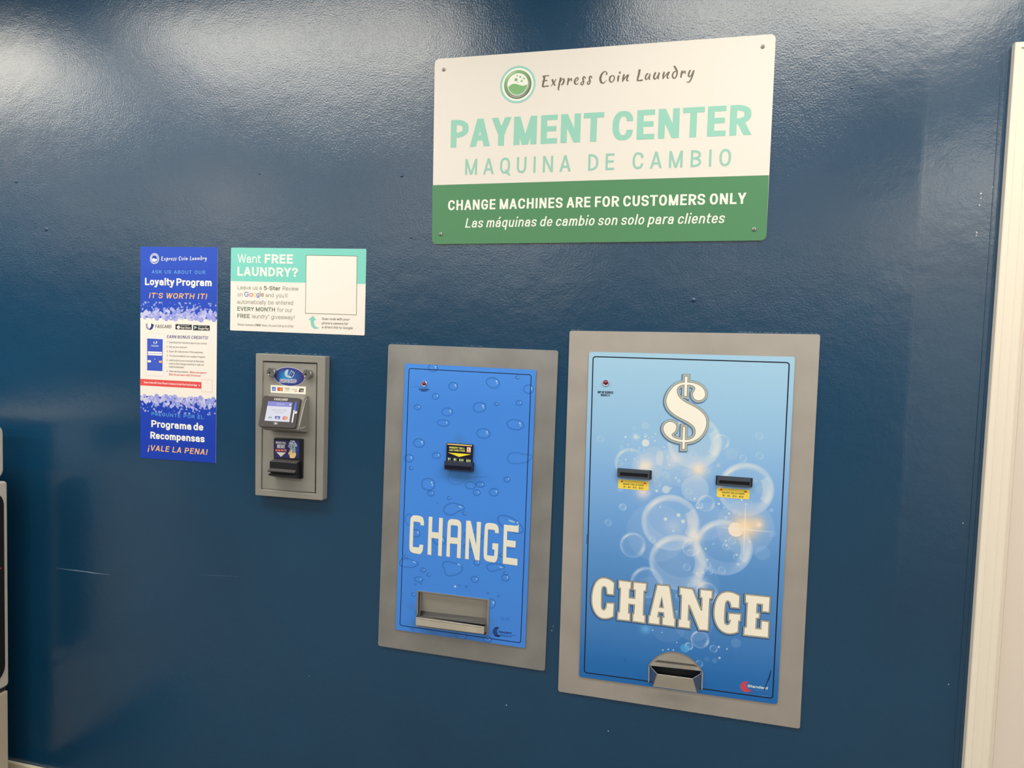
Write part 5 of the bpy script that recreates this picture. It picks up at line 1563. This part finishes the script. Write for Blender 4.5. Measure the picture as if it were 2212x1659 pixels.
    prof = [(bp, hz(zq, 200, 815, 1090, 860)), (dA, hz(zA, 90, 905, 945, 965)), (dA, hz(zA, 85, 1130, 905, 1192)), (dBm, hz(zBm, 60, 1228, 855, 1278)), (dBm, hz(zBm, 55, 1262, 850, 1306)), (dBm - .014, hz(zBm, 55, 1290, 850, 1330)),
            (dBm - .014, hz(zBm, 60, 1330, 850, 1370)), (dBm - .004, hz(zBm, 75, 1345, 850, 1400)), (dBm - .004, hz(zBm, 75, 1400, 850, 1440)), (bp, hz(zq, 200, 1440, 1060, 1478))]
    mats = [blk2, blk, blk2, blk, mat('acceptor_slot', (14, 18, 26), .5), mat('acceptor_slot', (14, 18, 26), .5), blk2, blk, blk]  # upward ledges are coloured lighter, as if lit from above
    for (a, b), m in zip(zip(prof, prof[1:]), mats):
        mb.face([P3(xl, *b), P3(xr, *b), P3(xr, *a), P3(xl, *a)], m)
    mb.face([P3(xl, *q) for q in prof], blk); mb.face([P3(xr, *q) for q in prof[::-1]], blk)
    ba = mb.build('bill_acceptor', root)
    # picture sticker
    mb = MB(); h = .0003
    stc = [zq(215, 160), zq(1060, 205), zq(1050, 800), zq(210, 768)]
    mb.poly(pp, rrect(stc, .002), h, ink(52, 46, 96))
    for k in range(6):
        t = k / 5
        mb.poly(pp, circ(zq(960, 460), (zq(0, 0) - zq(1, 0)).length * (100 - 80 * t), 20, (zq(0, 0) - zq(1, 0)).length * (260 - 200 * t)), h + .00005 * (k + 1), ink(int(50 - 6 * t), int(50 + 40 * t), int(104 + 60 * t)))
    h = .0007
    wh2 = ink(226, 220, 214)
    kq = lambda y0, y1: (zq(260, y0) - zq(260, y1)).length
    text(mb, pp, 'INSERT BILL', zq(255, 285), zq(612, 306), kq(212, 285), wh2, h, wt=.2, space=.3); text(mb, pp, 'HERE', zq(298, 438), zq(566, 452), kq(312, 438), wh2, h, wt=.24)
    mb.poly(pp, [zq(235, 468), zq(620, 486), zq(616, 560), zq(230, 552)], h, ink(176, 50, 70))
    for s_, x0, x1 in (('$1', 250, 300), ('$5', 338, 400), ('$10', 432, 510), ('$20', 545, 612)):
        text(mb, pp, s_, zq(x0, 535), zq(x1, 545), kq(480, 532), ink(240, 180, 176), h + .0001, wt=.2)
    mb.poly(pp, [zq(270, 575), zq(605, 590), zq(428, 738)], h, ink(222, 216, 210)); mb.poly(pp, [zq(350, 600), zq(510, 608), zq(430, 690)], h + .0001, ink(232, 226, 180))
    smoke = ink(196, 208, 228)
    for x, y_, r in ((790, 240, 55), (860, 235, 50), (745, 280, 38), (720, 330, 32), (905, 300, 45), (940, 350, 38), (700, 385, 26), (740, 420, 26), (820, 285, 60)):
        mb.poly(pp, circ(zq(x, y_), (zq(0, 0) - zq(r, 0)).length, 14), h, smoke if r > 35 else ink(150, 164, 206))
    for x, y_, r in ((780, 232, 20), (872, 262, 24), (830, 225, 16)):
        mb.poly(pp, circ(zq(x, y_), (zq(0, 0) - zq(r, 0)).length, 12), h + .0001, ink(96, 104, 136))
    for a, b in (((640, 350), (740, 380)), ((655, 398), (730, 400)), ((690, 515), (750, 505))):
        stroke(mb, pp, [zq(*a), zq(*b)], [.0003, .0012], h, ink(180, 190, 222))
    mb.poly(pp, [zq(752, 305), zq(918, 312), zq(930, 580), zq(735, 560)], h + .0002, ink(150, 160, 172))
    mb.poly(pp, [zq(775, 318), zq(902, 324), zq(912, 570), zq(760, 555)], h + .0003, ink(170, 178, 184))
    for y_ in (355, 405, 440, 510):
        mb.poly(pp, circ(zq(842, y_), (zq(0, 0) - zq(26, 0)).length, 12, (zq(0, 0) - zq(16, 0)).length), h + .0004, ink(104, 112, 124))
    skin = ink(240, 206, 138)
    mb.poly(pp, [zq(772, 500), zq(800, 488), zq(815, 510), zq(822, 600), zq(905, 575), zq(945, 620), zq(945, 690), zq(890, 785), zq(745, 780), zq(715, 680), zq(740, 610)], h + .0005, skin)
    mb.poly(pp, [zq(738, 540), zq(745, 580), zq(705, 660), zq(682, 650), zq(692, 600)], h + .0005, ink(246, 226, 176))
    stroke(mb, pp, [zq(822, 600), zq(824, 645)], .0008, h + .0006, ink(206, 160, 96))
    mb.build('bill_sticker', ba)['label'] = 'dark blue sticker of a hand feeding a banknote'


# ------------------------------------------------------------------ laundry machine cut off by the left edge
def make_washer():
    X0 = -2.15
    pl = Plane((X0, 0, 0), (0, 1, 0), (0, 0, 1))
    root = thing('laundry_machine', 'beige grey laundry machine with a dark door panel, cut off by the left picture edge', 'laundry machine', (X0 - .3, -.43, 0))
    body = mat('machine_beige', (200, 188, 168), .4, 0, .4); low = mat('machine_lower', (190, 172, 146), .45, 0, .4)
    y1, y0 = -.083, -.78
    Q = lambda a, b, c, d_: [Vector((a, d_)), Vector((b, d_)), Vector((b, c)), Vector((a, c))]
    mb = MB(); mb.prism(pl, rrect(Q(y0, y1, .432, 1.132), .012, 5), -.62, 0, body)
    mb.build('cabinet', root, bevel=.006, seg=3)
    mb = MB(); mb.prism(pl, Q(y0 + .004, y1 - .002, .10, .415), -.62, -.002, low); mb.build('lower_panel', root, bevel=.004)
    mb = MB(); mb.prism(pl, Q(y0 + .02, y1 - .02, .0, .12), -.6, -.03, mat('machine_plinth', (60, 58, 54), .6)); mb.build('plinth', root)
    mb = MB(); mb.prism(pl, Q(y0 + .004, y1 - .003, .41, .436), -.6, -.012, mat('machine_groove', (48, 42, 44), .6)); mb.build('groove_strip', root)
    mb = MB(); mb.prism(pl, rrect(Q(y0 + .01, y1 - .009, 1.142, 1.322), .03, 6), -.55, -.004, body); mb.build('control_console', root, bevel=.006, seg=3)
    mb = MB(); mb.prism(pl, Q(y0 + .02, y1 - .02, 1.12, 1.15), -.5, -.02, mat('machine_groove', (48, 42, 44), .6)); mb.build('neck', root)
    mb = MB(); mb.prism(pl, rrect(Q(y1 - .17, y1 - .016, .46, 1.105), .05, 8), 0, .004, mat('door_glass', (34, 30, 28), .25, 0, .5))
    dr = mb.build('door_panel', root, bevel=.0015)
    mb = MB(); mb.poly(pl, circ((-.1125, .845), .0028, 12), .0044, mat('red_light', (170, 60, 50), .4)); mb.build('pilot_light', dr)
    mb = MB(); mb.prism(pl, rrect(Q(y0 + .12, y1 - .18, 1.18, 1.29), .012, 4), -.004, .0, mat('door_glass', (34, 30, 28), .25, 0, .5)); mb.build('display', root)


# ------------------------------------------------------------------ the room
def grid_wall(name, x_br, z_br, holes, y=0.0, m=None):
    xs = sorted(set(x_br + [v for h in holes for v in h[:2]])); zs = sorted(set(z_br + [v for h in holes for v in h[2:]]))
    mb = MB()
    for a, b in zip(xs, xs[1:]):
        for c, d_ in zip(zs, zs[1:]):
            mx, mz = (a + b) / 2, (c + d_) / 2
            if any(h[0] < mx < h[1] and h[2] < mz < h[3] for h in holes):
                continue
            mb.face([(a, y, c), (b, y, c), (b, y, d_), (a, y, d_)], m)
    return mb


def paint_mat():
    m = mat('blue_paint', (9, 61, 89), .25, 0, .9)
    N, L, b = nodes_of(m)
    tc = N.new('ShaderNodeTexCoord')
    sep = N.new('ShaderNodeSeparateXYZ'); L.new(tc.outputs['Object'], sep.inputs[0])
    n1 = N.new('ShaderNodeTexNoise'); n1.inputs['Scale'].default_value = 200; n1.inputs['Detail'].default_value = 2.5; n1.inputs['Roughness'].default_value = .55
    n2 = N.new('ShaderNodeTexNoise'); n2.inputs['Scale'].default_value = 1.6; n2.inputs['Detail'].default_value = 3
    n3 = N.new('ShaderNodeTexNoise'); n3.inputs['Scale'].default_value = 14; n3.inputs['Detail'].default_value = 5; n3.inputs['Roughness'].default_value = .6
    for n in (n1, n2, n3):
        L.new(tc.outputs['Object'], n.inputs['Vector'])
    # the roller stipple comes and goes across the wall
    amt = N.new('ShaderNodeMapRange'); amt.inputs[1].default_value = .35; amt.inputs[2].default_value = .65; amt.inputs[3].default_value = .35; amt.inputs[4].default_value = 1.0
    L.new(n2.outputs['Fac'], amt.inputs[0])
    hz = N.new('ShaderNodeMapRange'); hz.interpolation_type = 'SMOOTHSTEP'; hz.inputs[1].default_value = 1.3; hz.inputs[2].default_value = 2.25; hz.inputs[3].default_value = .22; hz.inputs[4].default_value = 1.0
    L.new(sep.outputs['Z'], hz.inputs[0])
    am = N.new('ShaderNodeMath'); am.operation = 'MULTIPLY'; L.new(amt.outputs[0], am.inputs[0]); L.new(hz.outputs[0], am.inputs[1])
    hx = N.new('ShaderNodeMapRange'); hx.interpolation_type = 'SMOOTHSTEP'; hx.inputs[1].default_value = .28; hx.inputs[2].default_value = .56; hx.inputs[3].default_value = 1.0; hx.inputs[4].default_value = .3
    L.new(sep.outputs['X'], hx.inputs[0])
    amt = N.new('ShaderNodeMath'); amt.operation = 'MULTIPLY'; L.new(am.outputs[0], amt.inputs[0]); L.new(hx.outputs[0], amt.inputs[1])
    mu = N.new('ShaderNodeMath'); mu.operation = 'MULTIPLY'; L.new(n1.outputs['Fac'], mu.inputs[0]); L.new(amt.outputs[0], mu.inputs[1])
    b1 = N.new('ShaderNodeBump'); b1.inputs['Strength'].default_value = .27; b1.inputs['Distance'].default_value = .004
    L.new(mu.outputs[0], b1.inputs['Height'])
    b2 = N.new('ShaderNodeBump'); b2.inputs['Strength'].default_value = .07; b2.inputs['Distance'].default_value = .02
    L.new(n3.outputs['Fac'], b2.inputs['Height']); L.new(b1.outputs['Normal'], b2.inputs['Normal'])
    # plaster seam ridge near the door
    wv = N.new('ShaderNodeTexNoise'); wv.inputs['Scale'].default_value = 5; wv.inputs['Detail'].default_value = 4; L.new(tc.outputs['Object'], wv.inputs['Vector'])
    sx = N.new('ShaderNodeMath'); sx.operation = 'MULTIPLY_ADD'; sx.inputs[1].default_value = .02; L.new(wv.outputs['Fac'], sx.inputs[0]); L.new(sep.outputs['X'], sx.inputs[2])
    rg = N.new('ShaderNodeMapRange'); rg.interpolation_type = 'SMOOTHSTEP'; rg.inputs[1].default_value = .566; rg.inputs[2].default_value = .58
    L.new(sx.outputs[0], rg.inputs[0])
    b3 = N.new('ShaderNodeBump'); b3.inputs['Strength'].default_value = .18; b3.inputs['Distance'].default_value = .002; b3.invert = True
    L.new(rg.outputs[0], b3.inputs['Height']); L.new(b2.outputs['Normal'], b3.inputs['Normal'])
    # the strip beside the door leans back a little
    ln = N.new('ShaderNodeMapRange'); ln.inputs[1].default_value = .575; ln.inputs[2].default_value = .8; L.new(sx.outputs[0], ln.inputs[0])
    b4 = N.new('ShaderNodeBump'); b4.inputs['Strength'].default_value = 1; b4.inputs['Distance'].default_value = .012; b4.invert = True
    L.new(ln.outputs[0], b4.inputs['Height']); L.new(b3.outputs['Normal'], b4.inputs['Normal'])
    L.new(b4.outputs['Normal'], b.inputs['Normal'])
    # slight colour drift
    mr = N.new('ShaderNodeMapRange'); mr.inputs[1].default_value = .3; mr.inputs[2].default_value = .7; mr.inputs[3].default_value = .88; mr.inputs[4].default_value = 1.1
    L.new(n2.outputs['Fac'], mr.inputs[0])
    mx = N.new('ShaderNodeMix'); mx.data_type = 'RGBA'; mx.blend_type = 'MULTIPLY'; mx.inputs[0].default_value = 1
    mx.inputs[6].default_value = b.inputs['Base Color'].default_value; L.new(mr.outputs[0], mx.inputs[7]); L.new(mx.outputs[2], b.inputs['Base Color'])
    return m


def struct(o):
    o['kind'] = 'structure'; return o


def make_room():
    H, XL, XR, YF = 2.95, -7.5, 3.2, -8.0
    pm = paint_mat()
    holes = [(.80, 1.66, 0.0, 2.325)]
    for d_, k, kb in ((BIG, .14, .072), (SML, .16, .075)):
        f = [wall(0).px(*q) for q in d_['frame']]; g = [quad_at(f, a, b) for a, b in ((k, kb), (1 - k, kb), (1 - k, 1 - kb), (k, 1 - kb))]
        holes.append((max(g[0].x, g[3].x), min(g[1].x, g[2].x), max(g[2].y, g[3].y), min(g[0].y, g[1].y)))
    mb = grid_wall('w', [XL, XR], [0, H], holes, 0, pm)
    pl = wall(0)
    # painted-over nail heads and chips
    for x, y, r in ((868, 379, .0045), (100, 495, .006), (35, 392, .005), (1498, 648, .005), (560, 375, .003), (888, 513, .003), (1840, 190, .003)):
        c = pl.px(x, y)
        for (ra, ha), (rb, hb) in zip([(1.3, 0), (1, .35), (.6, .55)], [(1, .35), (.6, .55), (.01, .6)]):
            A_, B_ = circ(c, ra * r, 14), circ(c, rb * r, 14)
            for i in range(14):
                mb.face([pl.at(A_[i - 1], ha * r), pl.at(A_[i], ha * r), pl.at(B_[i], hb * r), pl.at(B_[i - 1], hb * r)], pm)
    chip = mat('paint_chip', (206, 204, 196), .8)
    for x, y, r in ((2119, 418, 1.6), (2119, 428, 1), (2116, 443, 1.2), (2110, 502, 1.4), (2109, 508, 1), (2144, 404, 1), (986, 70, .9), (1094, 1523, 1.3), (1314, 1579, 1.2), (668, 1460, .8), (150, 60, .9), (2049, 1478, 1), (2080, 1130, 1), (72, 88, .9), (843, 1055, .8), (1192, 1362, .9), (250, 300, .8), (1195, 1353, .8)):
        c = pl.px(x, y); mb.poly(pl, circ(c, r * .0013, 8), .0002, chip)
    rg = random.Random(5)
    for a, b, n in (((711.5, 772), (704, 1081), 46), ((842, 741), (905, 743), 14), ((1000, 746), (1045, 748), 9), ((1232, 712), (1260, 713), 6), ((1590, 717), (1765, 720), 22), ((566, 762), (700, 766), 10), ((1208, 1494), (1240, 1500), 7), ((1480, 1536), (1650, 1562), 14)):
        for k in range(n):
            t0 = (k + rg.random() * .5) / n; t1 = t0 + rg.uniform(.3, .9) / n
            P_ = lambda t: pl.px(a[0] + (b[0] - a[0]) * t + rg.uniform(-.8, .8), a[1] + (b[1] - a[1]) * t + rg.uniform(-.6, .6))
            stroke(mb, pl, [P_(t0), P_((t0 + t1) / 2), P_(t1)], [.0006, rg.uniform(.0008, .0018), .0005], .0003, chip if n == 46 else mat('paint_edge', (104, 128, 142), .6))
    # scuffs
    scf = mat('paint_scuff', (120, 142, 156), .6)
    stroke(mb, pl, [pl.px(122, 1227), pl.px(147, 1230.5), pl.px(165, 1232.5), pl.px(182, 1234.5), pl.px(198, 1237), pl.px(212, 1239), pl.px(236, 1241)], [.0004, .0018, .0034, .003, .0036, .0022, .0004], .0002, scf)
    stroke(mb, pl, [pl.px(430, 1242), pl.px(470, 1243), pl.px(515, 1246)], [.0004, .0012, .0004], .0002, mat('paint_scuff_dim', (66, 98, 122), .6))
    struct(mb.build('wall_back'))
    # ridge of old caulk along the door casing and around the machine tops
    rg = MB()
    for x0, w in ((.728, .0035), (.717, .003)):
        rg.box(pl, x0, x0 + w, .1, 2.36, -.001, .0012, pm)
    struct(rg.build('trim_4', bevel=.0008))
    bb = mat('baseboard_cream', (233, 216, 182), .45)
    mb = MB(); mb.prism(pl, [Vector((XL, 0)), Vector((.736, 0)), Vector((.736, .103)), Vector((XL, .103))], .0005, .012, bb)
    struct(mb.build('baseboard_back', bevel=.002))
    # door casing: moulded profile mitred round the opening
    cm = mat('casing_white', (240, 225, 200), .4, 0, .4)
    prof = [(0, 0), (0, .0165), (.002, .018), (.0125, .018), (.0145, .0145), (.017, .0135), (.036, .0125), (.0385, .010), (.0415, .0105), (.053, .009), (.0575, .006), (.0575, 0)]
    xl, xr, zt = .736, 1.722, 2.38
    mb = MB()
    path = [((xl, 0), (1, 0)), ((xl, zt), (1, -1)), ((xr, zt), (-1, -1)), ((xr, 0), (-1, 0))]
    for (pa, da), (pb, db) in zip(path, path[1:]):
        for (t0, h0), (t1, h1) in zip(prof, prof[1:]):
            mb.face([pl.at((pa[0] + da[0] * t0, pa[1] + da[1] * t0), h0), pl.at((pb[0] + db[0] * t0, pb[1] + db[1] * t0), h0), pl.at((pb[0] + db[0] * t1, pb[1] + db[1] * t1), h1), pl.at((pa[0] + da[0] * t1, pa[1] + da[1] * t1), h1)], cm)
    struct(mb.build('trim_1'))
    mb = MB()                       # jamb
    jm = mat('jamb_white', (232, 214, 190), .45)
    mb.box(pl, .79, .802, 0, 2.33, -.12, .001, jm); mb.box(pl, 1.658, 1.672, 0, 2.33, -.12, .001, jm); mb.box(pl, .802, 1.658, 2.318, 2.33, -.12, .001, jm)
    struct(mb.build('trim_2'))
    mb = MB(); dm = mat('door_cream', (229, 211, 190), .45, 0, .4)
    mb.box(pl, .8035, 1.6565, .008, 2.3165, -.045, -.003, dm)
    do = struct(mb.build('door_1', bevel=.0015))
    # other surfaces
    wm = mat('room_gray', (56, 61, 68), .6, 0, .3, gain=1); wm2 = mat('room_white', (214, 212, 206), .6, 0, .3, gain=1); cmat = mat('ceiling_white', (150, 152, 152), .7, gain=1); fm = mat('floor_tile', (106, 102, 95), .5, 0, .3, gain=1)
    N, L, b = nodes_of(fm)
    br = N.new('ShaderNodeTexBrick'); br.offset = 0; br.inputs['Scale'].default_value = 3.28; br.inputs['Brick Width'].default_value = 1; br.inputs['Row Height'].default_value = 1; br.inputs['Mortar Size'].default_value = .006
    br.inputs['Color1'].default_value = (*lin((108, 104, 97)), 1); br.inputs['Color2'].default_value = (*lin((102, 98, 91)), 1); br.inputs['Mortar'].default_value = (*lin((80, 76, 72)), 1)
    tc = N.new('ShaderNodeTexCoord'); L.new(tc.outputs['Object'], br.inputs['Vector']); L.new(br.outputs['Color'], b.inputs['Base Color'])
    def slab(name, pts, m):
        mb = MB(); mb.face(pts, m); return struct(mb.build(name))
    slab('floor', [(XL, YF, 0), (XR, YF, 0), (XR, .0, 0), (XL, .0, 0)], fm)
    slab('ceiling', [(XL, 0, H), (XR, 0, H), (XR, YF, H), (XL, YF, H)], cmat)
    slab('wall_left', [(XL, 0, 0), (XL, YF, 0), (XL, YF, H), (XL, 0, H)], mat('room_shade', (58, 63, 70), .7, 0, .2, gain=1))
    slab('wall_right', [(XR, YF, 0), (XR, 0, 0), (XR, 0, H), (XR, YF, H)], wm2)
    slab('wall_front', [(XR, YF, 0), (XL, YF, 0), (XL, YF, H), (XR, YF, H)], wm)


def lights():
    w = bpy.data.worlds.new('world'); SC.world = w; w.use_nodes = True
    w.node_tree.nodes['Background'].inputs[0].default_value = (*LAMP, 1); w.node_tree.nodes['Background'].inputs[1].default_value = .2
    for i, (x, y, e) in enumerate(LAMPS):
        a = bpy.data.lights.new('ceiling_lamp', 'AREA'); a.shape = 'RECTANGLE'; a.size = (2.3 if x < -3 else 1.45) if y > -2 else 1.15; a.size_y = .62 if y > -2 else .55
        a.energy = e; a.color = LAMP
        o = bpy.data.objects.new('ceiling_lamp', a); o.location = (x, y, 2.93); COL.objects.link(o)


LAMPS = [(-3.95, -.92, 46), (-1.65, -.92, 31), (.5, -.92, 29), (2.65, -.92, 29)] + [(x, -3.35, e_) for x, e_ in ((-5.95, 34), (-3.8, 30), (-1.65, 30), (2.5, 44))] + [(x, -6.0, 62) for x in (-5.95, -3.8, -1.65, .5, 2.3)]  # right lamp of the second row is added to brighten the casing

make_room()
lights()
make_sign()
make_poster()
make_card()
make_kiosk()
make_small()
make_big()
make_washer()
